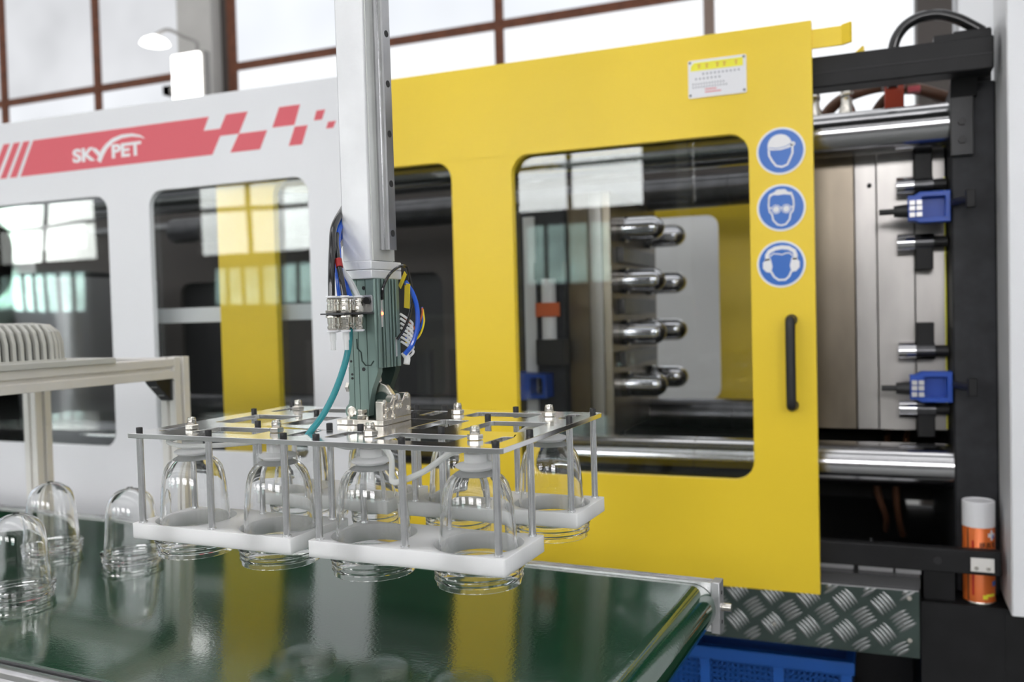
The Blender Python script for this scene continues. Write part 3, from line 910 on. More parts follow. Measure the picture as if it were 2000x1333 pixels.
B().prism([[(-0.035, 1.866), (-0.016, 1.882), (-0.013, 1.878), (-0.013, 1.866)]], 2.05, 2.09, 'xz').build('stop_wedge', 'yellow', t, world=True)

# hoses in the dark pit under the mould
for k, (pts, lab) in enumerate((
        ([(0.075, 2.5, 1.0), (0.06, 2.45, 0.93), (0.045, 2.42, 0.87), (0.05, 2.45, 0.79), (0.06, 2.5, 0.732)], 'rusty hose hanging in the dark pit under the mould, nearest the platen'),
        ([(0.03, 2.55, 1.0), (0.02, 2.5, 0.94), (0.0, 2.48, 0.86), (0.02, 2.5, 0.78), (0.02, 2.55, 0.732)], 'rusty hose hanging in the middle of the dark pit under the mould'))):
    t = thing('pit_hose', lab, 'hose', (pts[0][0], pts[0][1], 0.72))
    B().tube(pts, 0.009).build('hose', 'brown_hose', t, world=True)

# spray can on the base ledge
t = thing('spray_can', 'orange aerosol can with a white cap standing behind the lower rail', 'spray can', (0.197, 2.0935, 0.6992), rotz=0.0)
cb = B().lathe([(0.028, 0.0), (0.0315, 0.002), (0.0315, 0.006), (0.0308, 0.008), (0.0308, 0.160), (0.029, 0.163)], seg=40).build('can_body', 'can_orange', t)
B().lathe([(0.0315, 0.162), (0.0315, 0.214), (0.030, 0.2155), (0.0285, 0.2155), (0.028, 0.213), (0.005, 0.2125)], seg=40).build('cap', 'can_white', t)
B().lathe([(0.0316, 0.0005), (0.0322, 0.0015), (0.0322, 0.0045), (0.0316, 0.006)], seg=40).build('bottom_rim', 'bright_nickel', t)


def on_can(loops, name, m, r=0.0311):
    """Flat print wrapped on the can: (angle in deg from the camera side, height)."""
    b = B()
    for l in loops:
        vs = []
        xs = [p[0] for p in l]
        zs = [p[1] for p in l]
        a0, a1, z0, z1 = min(xs), max(xs), min(zs), max(zs)
        n = max(1, int((a1 - a0) / 6))
        for k in range(n + 1):
            a = math.radians(-90 + a0 + (a1 - a0) * k / n)
            vs += [(r * math.cos(a), r * math.sin(a), z0), (r * math.cos(a), r * math.sin(a), z1)]
        b.add(vs, [(2 * k, 2 * k + 2, 2 * k + 3, 2 * k + 1) for k in range(n)])
    return b.build(name, m, cb)


R4 = lambda a0, a1, z0, z1: [(a0, z0), (a1, z1)]
on_can([R4(-48, -43, 0.008, 0.160)], 'stripe', 'ink_black')
on_can([R4(-30, -22, 0.02, 0.135)], 'red_stripe', 'can_red')
on_can([R4(28, 64, 0.143, 0.151), R4(40, 50, 0.136, 0.157)], 'emblem', 'white_vinyl')
on_can([R4(48, 58, 0.139, 0.148)], 'emblem_core', 'blue_vinyl', 0.0312)
on_can([R4(20, 60, 0.018, 0.024), R4(8, 26, 0.013, 0.022)], 'flash', 'label_yellow')
on_can([R4(48, 70, 0.040, 0.050)], 'blue_mark', 'blue_vinyl')
on_can([R4(4 + 7 * k, 8 + 7 * k, 0.1150, 0.1175) for k in range(8)], 'fine_print', 'ink_black')
tb = text_builder('\u6a21\u5177\u4e13', 0.0125, 0.0002, 0.0002)
for p in tb.v:
    a = -PI / 2 + p.x / 0.0311 + math.radians(-4)
    z = p.z + 0.1215
    p.x, p.y, p.z = 0.0312 * math.cos(a), 0.0312 * math.sin(a), z
tb.build('lettering', 'ink_black', cb, smooth=0)

# ------------------------------------------------------------------ blue crates under the tread plate
WALLPTS = None


def crate(z0, lab, x0=-0.57, x1=-0.052, y0=2.12, y1=2.47, h=0.262):
    t = thing('plastic_crate', lab, 'crate', ((x0 + x1) / 2, (y0 + y1) / 2, z0), group='blue crates under the tread plate')
    B().box(x0 + 0.01, x1 - 0.01, y0 + 0.01, y1 - 0.01, z0, z0 + 0.012).build('bottom', 'blue_plastic', t, world=True)
    rim = B().prism([[(x0, y0), (x1, y0), (x1, y1), (x0, y1)], [(x0 + 0.02, y0 + 0.02), (x1 - 0.02, y0 + 0.02), (x1 - 0.02, y1 - 0.02), (x0 + 0.02, y1 - 0.02)]], z0 + h - 0.03, z0 + h, 'xy')
    rim.build('rim', 'blue_plastic', t, world=True, bevel=0.002)
    g = B()
    PL = 0.0125
    nx = int((x1 - x0 - 0.05) / PL)
    for i in range(nx + 1):
        x = x0 + 0.02 + i * PL
        g.box(x, x + 0.0040, y0 + 0.012, y0 + 0.016, z0, z0 + h - 0.03)
    for j in range(int((h - 0.03) / PL) + 1):
        z = z0 + j * PL
        g.box(x0 + 0.015, x1 - 0.015, y0 + 0.012, y0 + 0.016, z, z + 0.0040)
    g.build('front_lattice', 'blue_plastic', t, world=True, smooth=0, kind='stuff')
    for x in (x0 + 0.005, x0 + 0.17, x0 + 0.34, x1 - 0.03):
        B().box(x, x + 0.024, y0 + 0.004, y0 + 0.02, z0, z0 + h - 0.03).build('post', 'blue_plastic', t, world=True)
    for a, b, c, d in ((x0 + 0.01, x0 + 0.018, y0 + 0.02, y1 - 0.02), (x1 - 0.018, x1 - 0.01, y0 + 0.02, y1 - 0.02), (x0 + 0.01, x1 - 0.01, y1 - 0.02, y1 - 0.012)):
        B().box(a, b, c, d, z0, z0 + h - 0.03).build('side_wall', 'blue_plastic', t, world=True)


crate(0.0, 'blue lattice plastic crate at the bottom of the stack on the floor')
crate(0.262, 'blue lattice plastic crate on top of the stack, just under the tread plate')

# ------------------------------------------------------------------ conveyor
CM = Matrix.Translation((-0.253, 1.29, 0.93)) @ Matrix.Rotation(-0.0575, 4, 'Z')
t = thing('belt_conveyor', 'conveyor with a glossy dark green belt and aluminium side rails', 'conveyor', M=CM)
BW, RR, L = 0.578, 0.035, 3.2
bp = [(-L, 0.0)] + [(RR * math.sin(a), -RR + RR * math.cos(a)) for a in [PI * k / 20 for k in range(21)]] + [(-L, -2 * RR)]
bp2 = [(-L, -2 * RR + 0.003)] + [((RR - 0.003) * math.sin(a), -RR + (RR - 0.003) * math.cos(a)) for a in [PI * k / 20 for k in range(20, -1, -1)]] + [(-L, -0.003)]
B().prism([bp + bp2], -BW, 0.0, 'xz').build('belt', 'belt_green', t)
B().cyl((0, -BW + 0.004, -RR), (0, -0.004, -RR), RR - 0.0034, 32).build('drum', 'dark_steel', t)
B().box(-L, -0.06, -BW + 0.004, -0.004, -0.03, -0.0035).build('slider_bed', 'zinc', t)
for nm, ya, yb, s in (('back', 0.002, 0.023, 1), ('front', -BW - 0.034, -BW - 0.004, -1)):
    zt2 = 0.0035 if nm == 'back' else -0.006
    w3 = (yb - ya) / 3
    r = B().prism([[(ya, -0.068), (yb, -0.068), (yb, zt2), (yb - w3, zt2), (yb - w3, zt2 - 0.003), (ya + w3, zt2 - 0.003), (ya + w3, zt2), (ya, zt2)]], -L, 0.028, 'yz')
    r.build('side_rail', 'aluminium', t)
    e = B().box(0.028, 0.041, ya - 0.003, yb + 0.003, -0.070, zt2 + 0.002).build('end_bracket', 'zinc', t, bevel=0.0015)
    B().cyl((0.041, (ya + yb) / 2, -0.033), (0.055, (ya + yb) / 2, -0.033), 0.0062, 14).build('tension_bolt', 'bright_nickel', e)
    for z in (-0.012, -0.055):
        B().cyl((0.0405, (ya + yb) / 2, z), (0.0415, (ya + yb) / 2, z), 0.003, 12).build('bolt_hole', 'dark_interior', e)
# lower lip of the front rail
B().box(-L, 0.0, -BW - 0.075, -BW - 0.034, -0.045, -0.020).build('front_lip', 'aluminium', t, bevel=0.004)
for x in (-2.9, -1.5, -0.45):
    for y in (0.0125, -BW - 0.019):
        B().box(x - 0.02, x + 0.02, y - 0.01, y + 0.01, -0.93, -0.068).build('leg', 'anodised', t)

# ------------------------------------------------------------------ bells
BH = 0.127
R0 = [(0.0, 0.0), (0.0045, 0.0), (0.0050, 0.0016), (0.0075, 0.0024), (0.0150, 0.0041), (0.0225, 0.0078), (0.0300, 0.0136), (0.0345, 0.0202), (0.0374, 0.0300), (0.0392, 0.0420),
      (0.0403, 0.0550), (0.0414, 0.0700), (0.0427, 0.0880), (0.0438, 0.1000), (0.0448, 0.1060)]
TH = [(0.0497, 0.1072), (0.0497, 0.1092), (0.0462, 0.1100), (0.0462, 0.1130), (0.0482, 0.1140), (0.0482, 0.1150), (0.0462, 0.1162), (0.0462, 0.1185), (0.0482, 0.1195), (0.0482, 0.1205), (0.0462, 0.1218), (0.0460, 0.1270)]
outer_p = [(max(r, 0.0003), BH - d) for r, d in R0 + TH]
inner_p = [(0.0432, 0.0), (0.0430, 0.0215)] + [(max(r - 0.0026, 0.0003), BH - d - (0.0024 if d < 0.03 else 0.0012)) for r, d in reversed(R0[3:-2])] + [(0.0003, BH - 0.0038)]
bell_prof = outer_p + inner_p
bell_b = B().lathe(bell_prof, seg=64, closed=True)
bell_me = bell_b.mesh('bell_jar', 50)


def bell(M, lab, grp):
    o = place('bell_jar', bell_me, 'pet')
    o.matrix_world = M
    WM[o.name] = M
    o['label'] = lab
    o['category'] = 'bell jar'
    o['group'] = grp
    return o


for x, y, lab in ((-1.163, 1.134, 'clear plastic bell jar alone on the belt nearest the gripper'),
                  (-1.350, 1.137, 'clear plastic bell jar on the belt in front of the profile post'),
                  (-1.176, 0.930, 'clear plastic bell jar on the belt cut by the left picture edge')):
    bell(Matrix.Translation((x, y, 0.9302)), lab, 'bell jars standing on the belt')

# ------------------------------------------------------------------ aluminium profile stand
def profile(x0, x1, y0, y1, z0, z1, axis):
    """40 mm slotted profile: section with a slot in every face, extruded along axis."""
    s, w, d = 0.02, 0.0042, 0.0085
    sec = []
    for q in range(4):
        c, sn = math.cos(q * PI / 2), math.sin(q * PI / 2)
        for px, py in ((s, -s), (s, -w), (s - d, -w), (s - d, w), (s, w)):
            sec.append((px * c - py * sn, px * sn + py * c))
    cx, cy, cz = (x0 + x1) / 2, (y0 + y1) / 2, (z0 + z1) / 2
    b = B()
    if axis == 'z':
        b.prism([[(cx + p[0], cy + p[1]) for p in sec]], z0, z1, 'xy')
    elif axis == 'y':
        b.prism([[(cx + p[0], cz + p[1]) for p in sec]], y0, y1, 'xz')
    else:
        b.prism([[(cy + p[0], cz + p[1]) for p in sec]], x0, x1, 'yz')
    return b


SM = Matrix.Translation((-1.306, 1.40, 0)) @ Matrix.Rotation(-0.045, 4, 'Z')
t = thing('profile_stand', 'slotted aluminium profile stand straddling the belt', 'stand', M=SM)
profile(-0.04, 0, 0, 0.04, 0, 1.262, 'z').build('post', 'anodised', t, smooth=0, bevel=0.0008)
profile(-0.455, -0.415, 0, 0.04, 0, 1.219, 'z').build('post', 'anodised', t, smooth=0, bevel=0.0008)
profile(-0.04, 0, -0.74, -0.70, 0, 1.262, 'z').build('post', 'anodised', t, smooth=0, bevel=0.0008)
profile(-0.455, -0.415, -0.74, -0.70, 0, 1.219, 'z').build('post', 'anodised', t, smooth=0, bevel=0.0008)
profile(-0.04, 0, -0.70, 0, 1.219, 1.259, 'y').build('cross_beam', 'anodised', t, smooth=0, bevel=0.0008)
profile(-0.455, -0.415, -0.74, 0.04, 1.219, 1.259, 'y').build('cross_beam', 'anodised', t, smooth=0, bevel=0.0008)
profile(-0.415, -0.04, 0.0, 0.04, 1.219, 1.259, 'x').build('tie_beam', 'anodised', t, smooth=0, bevel=0.0008)
gb = B().prism([[(-0.044, 1.219), (0.0, 1.219), (0.0, 1.175), (-0.006, 1.175), (-0.040, 1.209), (-0.044, 1.214)]], -0.034, -0.006, 'yz')
gb.build('corner_bracket', 'dark_steel', t, bevel=0.001)
B().box(-0.028, -0.012, -0.036, -0.024, 1.203, 1.219).build('bracket_bolt', 'zinc', t)
B().box(-0.028, -0.012, -0.018, -0.006, 1.185, 1.199).build('bracket_bolt', 'zinc', t)

t = thing('fan_unit', 'pale grey ribbed fan housing on a flat plate on the profile stand', 'fan', M=SM @ Matrix.Translation((-0.19, -0.35, 1.259)))
B().prism([rrect(-0.27, 0.196, -0.37, 0.207, 0.008, 4)], 0.0, 0.010, 'xy').build('mounting_plate', 'fan_grey', t, bevel=0.0015)
fx0, fx1, fy0, fy1, FC, FH = -0.21, 0.164, -0.34, 0.146, 0.050, 0.078
B().prism([rrect(fx0 + 0.025, fx1 - 0.025, fy0 + 0.025, fy1 - 0.025, 0.03, 6)], 0.010, FH - 0.014, 'xy').build('rotor_box', 'fan_dark', t)
B().prism([rrect(fx0 + 0.042, fx1 - 0.042, fy0 + 0.042, fy1 - 0.042, 0.02, 6)], FH - 0.016, FH, 'xy').build('top_cover', 'fan_grey', t, bevel=0.003)
rib_poly = [(-0.052, FH - 0.008), (-0.03, FH - 0.010), (-0.016, FH - 0.020), (-0.010, FH - 0.036), (-0.009, 0.010), (0, 0.010), (-0.001, FH - 0.036), (-0.007, FH - 0.016), (-0.022, FH - 0.003), (-0.052, FH + 0.0005)]
rib_me = B().prism([rib_poly], -0.0030, 0.0030, 'xz').mesh('rib', 0)
outline = []
for (cx, cy, a0), (ex, ey) in zip(((fx1 - FC, fy1 - FC, 0), (fx0 + FC, fy1 - FC, 90), (fx0 + FC, fy0 + FC, 180), (fx1 - FC, fy0 + FC, 270)),
                                  ((fx0 + FC, fy1), (fx0, fy0 + FC), (fx1 - FC, fy0), (fx1, fy1 - FC))):
    for k in range(1, 8):
        a = math.radians(a0 + 90 * k / 8)
        outline.append((cx + FC * math.cos(a), cy + FC * math.sin(a), a))
    a = math.radians(a0 + 90)
    sx, sy = cx + FC * math.cos(a), cy + FC * math.sin(a)
    n = round(math.hypot(ex - sx, ey - sy) / 0.0145)
    for k in range(n + 1):
        outline.append((sx + (ex - sx) * k / n, sy + (ey - sy) * k / n, a))
for x, y, a in outline:
    place('rib', rib_me, 'fan_grey', t, loc=(x, y, 0), rot=(0, 0, a))
B().prism([rrect(fx0 - 0.002, fx1 + 0.002, fy0 - 0.002, fy1 + 0.002, FC, 8), rrect(fx0 + 0.012, fx1 - 0.012, fy0 + 0.012, fy1 - 0.012, FC - 0.012, 8)], 0.010, 0.0135, 'xy').build('base_ring', 'fan_grey', t)

# ------------------------------------------------------------------ gripper plate (u, v, up) frame
u = Vector((0.99922, -0.0394, 0.0010))
v = Vector((0.0394, 0.9992, 0.0046))
up = Vector((-0.0016, -0.0046, 1.0))
GM = Matrix.Identity(4)
for i in range(3):
    GM[i][0], GM[i][1], GM[i][2] = u[i], v[i], up[i]
GO = Vector((-0.8454, 0.8430, 1.1957))
GM.translation = GO
US = [0.0, 0.1109, 0.2218, 0.2671, 0.3780, 0.4889]
VS = [0.0, 0.0875, 0.2100, 0.2975]
BU = [0.0445, 0.178, 0.311, 0.4445]
BV = [0.042, 0.2545]
HR = 0.112
t = thing('gripper_frame', 'flat polished aluminium gripper plate with thin rods and white plastic trays', 'gripper', M=GM)
MID = 0.2445
slots = []
for va, vb in ((0.019, 0.071), (0.2315, 0.2825)):
    for a, b in ((0.464, 0.479), (0.328, 0.425), (0.262, 0.283)):
        slots.append(rrect(a, b, va, vb, 0.006, 3))
        slots.append(rrect(2 * MID - b, 2 * MID - a, va, vb, 0.006, 3))
for a, b in ((0.320, 0.361), (0.390, 0.470)):
    slots.append(rrect(a, b, 0.107, 0.195, 0.007, 3))
    slots.append(rrect(2 * MID - b, 2 * MID - a, 0.107, 0.195, 0.007, 3))
PT = 0.0058
B().prism([rrect(-0.0145, 0.4995, -0.0085, 0.307, 0.006, 4)] + slots, -PT, 0.0, 'xy').build('top_plate', 'plate_aluminium', t, smooth=30, bevel=0.0004)
rod_me = B().lathe([(0.0041, -HR - 0.001), (0.0041, -PT)], seg=16).mesh('rod')
foot_me = B().lathe([(0.0052, -HR), (0.0050, -HR + 0.0018), (0.0041, -HR + 0.002)], seg=16).mesh('rod_foot')
cap_me = B().lathe([(0.0037, 0.0), (0.0040, 0.0006), (0.0040, 0.0058), (0.0036, 0.0066), (0.0020, 0.0066), (0.0019, 0.0048), (0.0004, 0.0048)], seg=18).mesh('cap_screw')
for x in US:
    for y in VS:
        r = place('rod', rod_me, 'aluminium', t, loc=(x, y, 0))
        place('rod_foot', foot_me, 'aluminium', r)
        place('cap_screw', cap_me, 'black_plastic', t, loc=(x, y, 0))
TT = 0.0185
HB = -0.154        # rim height of the held bells
for a, b, c0 in ((-0.0105, 0.2323, 0), (0.2566, 0.4994, 2)):
    for va, vb, cv in ((-0.0085, 0.097, BV[0]), (0.2015, 0.307, BV[1])):
        loops = [rrect(a, b, va, vb, 0.003, 3)]
        for cu_ in BU[c0:c0 + 2]:
            loops.append(circ(cu_, cv + 0.002, 0.0487, 48))
        B().prism(loops, -HR - TT, -HR, 'xy').build('white_tray', 'hdpe', t, smooth=25, bevel=0.0008, label='thick white plastic tray with two round holes')

# suction cups and fittings
cup_me = B().lathe([(0.0125, -0.014), (0.0125, -0.0235), (0.0205, -0.0255), (0.0225, -0.0270), (0.0225, -0.0285), (0.0170, -0.0315), (0.0165, -0.0325), (0.0225, -0.0350), (0.0242, -0.0368), (0.0238, -0.0378),
                    (0.0215, -0.0375), (0.0150, -0.0335), (0.004, -0.0300)], seg=36).mesh('suction_cup')
nut_me = B().hexa((0, 0, 0.0004), (0, 0, 0.0062), 0.0088).mesh('lock_nut', 25)
stud_me = B().lathe([(0.0052, 0.006), (0.0056, 0.0066), (0.0056, 0.0125), (0.0050, 0.0130), (0.0048, 0.0150), (0.0030, 0.0152), (0.0028, 0.0135), (0.0004, 0.0135)], seg=20).mesh('fitting_stud')
body_me = B().box(-0.0062, 0.0062, -0.0062, 0.0062, -0.0150, -PT).mesh('fitting_body', 0)
for j, y in enumerate(BV):
    for i, x in enumerate(BU):
        place('suction_cup', cup_me, 'silicone', t, loc=(x, y, 0))
        f = place('push_fitting', body_me, 'bright_nickel', t, loc=(x, y, 0))
        place('lock_nut', nut_me, 'bright_nickel', f, rot=(0, 0, 0.3))
        place('fitting_stud', stud_me, 'bright_nickel', f)
        for s in (-1, 1):
            if (i == 3 and s == 1) or (i == 0 and s == 1):
                continue
            B().cyl((s * 0.0062, -0.001, -0.0105), (s * 0.0092, -0.001, -0.0105), 0.0050, 14).build('release_ring', 'red_ring', f)
            B().cyl((s * 0.0092, -0.001, -0.0105), (s * 0.0165, -0.001, -0.0105), 0.0036, 14, r2=0.0032).build('barb', 'clear_tube', f)
zt3 = -0.0105
for y in BV:
    B().tube([(BU[0] - 0.014, y - 0.001, zt3), (BU[0] - 0.024, y - 0.006, zt3 - 0.001), (BU[0] - 0.022, y - 0.018, zt3 - 0.004), (BU[0] + 0.005, y - 0.023, zt3 - 0.007),
              (BU[0] + 0.05, y - 0.017, zt3 - 0.006), (BU[1] - 0.04, y - 0.004, zt3 - 0.003), (BU[1] - 0.014, y - 0.001, zt3)], 0.0030, 10).build('vacuum_tube', 'clear_tube', t)
    B().tube([(BU[1] + 0.014, y - 0.001, zt3), (BU[1] + 0.04, y + 0.002, zt3), (BU[2] - 0.06, y + 0.0, zt3 + 0.0005), (BU[2] - 0.03, y - 0.001, zt3 - 0.0035), (BU[2] - 0.014, y - 0.001, zt3)], 0.0030, 10).build('vacuum_tube', 'clear_tube', t)
    B().tube([(BU[2] + 0.013, y - 0.001, zt3), (BU[2] + 0.024, y - 0.006, zt3 - 0.003), (BU[2] + 0.036, y - 0.014, zt3 - 0.012), (BU[2] + 0.041, y - 0.022, zt3 - 0.026), (BU[2] + 0.047, y - 0.030, zt3 - 0.0335),
              (BU[2] + 0.060, y - 0.033, zt3 - 0.0320), (BU[2] + 0.085, y - 0.026, zt3 - 0.021), (BU[3] - 0.03, y - 0.008, zt3 - 0.006), (BU[3] - 0.014, y - 0.001, zt3)], 0.0034, 10).build('vacuum_tube', 'clear_tube', t)

names = ['far left', 'second', 'third', 'far right']
labs = {0: ['clear bell jar in the front tray row, leftmost one held', 'clear bell jar in the front tray row, second from the left',
            'clear bell jar in the front tray row, third from the left', 'clear bell jar in the front tray row, rightmost one held'],
        1: ['clear bell jar in the rear tray row, leftmost behind the rods', 'clear bell jar in the rear tray row, second from the left',
            'clear bell jar in the rear tray row, third, against the yellow door', 'clear bell jar in the rear tray row, rightmost, before the tie bar']}
for j, y in enumerate(BV):
    for i, x in enumerate(BU):
        bell(GM @ Matrix.Translation((x, y, HB)), labs[j][i], 'bell jars held in the gripper')

# ------------------------------------------------------------------ robot arm
t = thing('robot_arm', 'silver vertical robot arm with a green clamp unit and hoses', 'robot arm', M=GM.copy())
B().box(0.220, 0.262, 0.130, 0.184, 0.2045, 1.25).build('column', 'arm_silver', t, bevel=0.002)
B().box(0.262, 0.2635, 0.1335, 0.183, 0.206, 1.25).build('side_track', 'arm_silver_side', t)
rail = B().prism([[(0.2635, 0.149), (0.2635, 0.171), (0.267, 0.1725), (0.2690, 0.169), (0.275, 0.170), (0.2765, 0.168), (0.2765, 0.152), (0.275, 0.150), (0.2690, 0.151), (0.267, 0.1475)]], 0.219, 1.25, 'xy').build('guide_rail', 'rail_steel', t, smooth=20)
for k in range(9):
    B().cyl((0.2762, 0.160, 0.240 + k * 0.0625), (0.2768, 0.160, 0.240 + k * 0.0625), 0.0043, 16).build('rail_hole', 'dark_interior', rail)
B().box(0.216, 0.2635, 0.1285, 0.199, 0.1945, 0.2050).build('flange', 'arm_silver', t, bevel=0.001)
B().box(0.216, 0.2635, 0.1285, 0.199, 0.1830, 0.1940).build('flange', 'arm_silver', t, bevel=0.001)
# green clamp unit: upper body, two cheeks, ribs on the side
UL, UR, VF, VB = 0.222, 0.2655, 0.1315, 0.184
cl = B().box(UL, UR, VF, VB, 0.070, 0.183).build('clamp_unit', 'green_anodised', t, bevel=0.0025)
cheek = [(UL, 0.072), (UR, 0.072), (UR, 0.066), (UR - 0.003, 0.058), (UR - 0.0085, 0.046), (UR - 0.0125, 0.032), (UR - 0.0145, 0.016), (UR - 0.0150, 0.0105), (UL + 0.012, 0.0105)] + \
        [(UL + 0.0035 + 0.0105 * math.cos(a), 0.0160 + 0.0105 * math.sin(a)) for a in [math.radians(d) for d in (-30, -60, -90, -120, -150, -180, -210, -240)]] + [(UL, 0.032)]
B().prism([cheek], VF, VF + 0.011, 'xz').build('front_cheek', 'green_anodised', cl, bevel=0.001)
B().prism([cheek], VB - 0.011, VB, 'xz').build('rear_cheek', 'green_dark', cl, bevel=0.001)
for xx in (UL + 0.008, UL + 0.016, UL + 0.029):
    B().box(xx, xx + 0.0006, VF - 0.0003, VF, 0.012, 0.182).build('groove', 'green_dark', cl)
# raised outline of the pocket on the front face
rec = [(UL + 0.014, 0.108), (UL + 0.0145, 0.096), (UL + 0.020, 0.091), (UL + 0.021, 0.080), (UL + 0.026, 0.0745), (UL + 0.034, 0.0745), (UL + 0.0385, 0.080)]
B().ribbon(rec, 0.0016, VF - 0.0007, VF).build('pocket_edge', 'green_dark', cl, smooth=0)
for x, z, r in ((UL + 0.0045, 0.0795, 0.0016), (UL + 0.0055, 0.063, 0.0016), (UL + 0.0055, 0.058, 0.0016), (UL + 0.023, 0.0695, 0.0024), (UL + 0.013, 0.172, 0.0024), (UL + 0.027, 0.1715, 0.0024)):
    B().cyl((x, VF - 0.0006, z), (x, VF, z), r, 14).build('screw_hole', 'black_plastic', cl)
ps = B().lathe([(0.0068, 0.0), (0.0068, 0.001), (0.0052, 0.0012), (0.0050, 0.0005), (0.0028, 0.0005), (0.0026, 0.0016), (0.0004, 0.0016)], c=(0, 0, 0), axis='y', seg=24)
ps.v = [Vector((p.x + UL + 0.0035, VF - 0.0002 - p.y, p.z + 0.0160)) for p in ps.v]
ps.build('pivot_screw', 'bright_nickel', cl)
sb = B().hexa((UL - 0.011, VF + 0.012, 0.046), (UL - 0.005, VF + 0.012, 0.046), 0.0068)
sb.cyl((UL - 0.005, VF + 0.012, 0.046), (UL, VF + 0.012, 0.046), 0.004)
sb.build('stop_screw', 'bright_nickel', cl)
for va, vb, m in ((0.134, 0.1395, 'green_anodised'), (0.1440, 0.1465, 'green_anodised'), (0.1495, 0.157, 'green_anodised'), (0.160, 0.1635, 'green_anodised'), (0.168, 0.171, 'green_anodised'), (0.1755, 0.183, 'green_anodised')):
    B().box(UR, UR + 0.0030, va, vb, 0.0705, 0.1825).build('side_rib', m, cl, bevel=0.0006)
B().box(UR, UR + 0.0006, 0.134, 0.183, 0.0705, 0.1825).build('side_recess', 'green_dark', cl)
sn = B().box(UR + 0.0004, UR + 0.0026, 0.1402, 0.1436, 0.122, 0.156).build('sensor', 'clear_tube', cl)
B().cyl((UR + 0.0026, 0.142, 0.139), (UR + 0.0034, 0.142, 0.139), 0.0019, 12).build('sensor_light', 'led_red', sn)
B().box(UR + 0.0004, UR + 0.0026, 0.1715, 0.1750, 0.083, 0.108).build('sensor', 'clear_tube', cl)
# nickel jaw
jb = B().prism([[(0.210, 0.119), (0.228, 0.119), (0.231, 0.1205), (0.236, 0.1205), (0.239, 0.119), (0.279, 0.119), (0.279, 0.186), (0.210, 0.186)]], 0.0003, 0.0072, 'xy').build('jaw_base', 'nickel', t, bevel=0.0008)
jv = B().prism([[(0.119, 0.0072), (0.119, 0.0300), (0.1235, 0.0325), (0.128, 0.0318), (0.130, 0.0285), (0.137, 0.0275), (0.141, 0.031), (0.144, 0.0365), (0.149, 0.0370), (0.153, 0.0330), (0.157, 0.0275), (0.166, 0.0275), (0.170, 0.0335),
                 (0.173, 0.0365), (0.181, 0.0365), (0.186, 0.0330), (0.186, 0.0072)]], 0.2685, 0.279, 'yz').build('jaw_plate', 'nickel', t, bevel=0.0008)
for y, z in ((0.1235, 0.0280), (0.1290, 0.0195), (0.1245, 0.0115), (0.1425, 0.0205), (0.1490, 0.0330), (0.1545, 0.0215), (0.160, 0.0215), (0.144, 0.0085 + 0.001), (0.1775, 0.0325), (0.1800, 0.0165)):
    bs = B().lathe([(0.0034, 0.0), (0.0034, 0.0016), (0.0024, 0.0022), (0.0020, 0.0022), (0.0018, 0.0008), (0.0004, 0.0008)], axis='x', seg=18)
    shifted(bs, 0.279, y, z).build('jaw_boss', 'bright_nickel', jv)
for y0_, z0_, y1_, z1_ in ((0.1235, 0.0280, 0.1290, 0.0195), (0.1290, 0.0195, 0.1245, 0.0115), (0.1425, 0.0205, 0.1490, 0.0330), (0.1425, 0.0205, 0.144, 0.0095), (0.160, 0.0215, 0.1775, 0.0325), (0.1545, 0.0215, 0.1800, 0.0165)):
    d = Vector((y1_ - y0_, z1_ - z0_))
    B().ribbon([(y0_, z0_), (y1_, z1_)], 0.0022, 0.279, 0.2799, plane='yz').build('jaw_web', 'nickel', jv, smooth=0)
lev = [(0.246, 0.074), (0.253, 0.076), (0.2565, 0.060), (0.258, 0.052), (0.268, 0.048), (0.279, 0.034), (0.279, 0.026), (0.268, 0.030), (0.262, 0.034), (0.254, 0.030), (0.246, 0.044)]
B().prism([lev], 0.145, 0.1535, 'xz').build('clamp_lever', 'nickel', t, bevel=0.001)
B().cyl((0.262, 0.143, 0.031), (0.262, 0.172, 0.031), 0.0095, 20).build('clamp_roller', 'green_dark', t)
B().cyl((0.268, 0.153, 0.0305), (0.268, 0.170, 0.0305), 0.006, 18).build('clamp_pin', 'hdpe', t)
nb2 = B().hexa((0.2435, VF - 0.004, 0.0072), (0.2435, VF - 0.004, 0.0125), 0.0072)
nb2.cyl((0.2435, VF - 0.004, 0.0125), (0.2435, VF - 0.004, 0.0145), 0.005)
nb2.hexa((0.2435, VF - 0.004, 0.0145), (0.2435, VF - 0.004, 0.0195), 0.0066)
nb2.build('levelling_screw', 'bright_nickel', t)
B().cyl((0.2255, 0.124, 0.0072), (0.2255, 0.124, 0.0115), 0.0026, 12).build('dowel', 'bright_nickel', t)
B().cyl((0.2530, 0.124, 0.0072), (0.2530, 0.124, 0.0110), 0.0022, 12).build('dowel', 'bright_nickel', t)
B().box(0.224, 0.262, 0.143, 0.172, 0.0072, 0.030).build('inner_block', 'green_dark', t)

# fitting bracket with push-in couplings (sticks out towards the camera side)
br = B().prism([rrect(0.2365, 0.2630, 0.1405, 0.1625, 0.003, 3)], VF - 0.0035, VF - 0.0008, 'xz').build('coupling_bracket', 'zinc', t, bevel=0.0004)
PZ = 0.1390
B().box(0.230, 0.264, 0.066, VF - 0.0008, PZ, PZ + 0.0018).build('coupling_shelf', 'dark_steel', br)
for x in (0.2455, 0.2575):
    B().cyl((x, VF - 0.0085, 0.1555), (x, VF - 0.0035, 0.1555), 0.0045, 14).build('cap_screw', 'black_plastic', br)
couplings = [(0.240, 0.076, 1.05, 'black_tube'), (0.256, 0.080, 0.85, 'black_tube'), (0.240, 0.0955, 1.25, 'blue_tube'), (0.241, 0.1125, 0.95, 'blue_tube'), (0.2565, 0.107, 0.85, 'clear_tube'), (0.247, 0.1235, 0.85, 'clear_tube')]


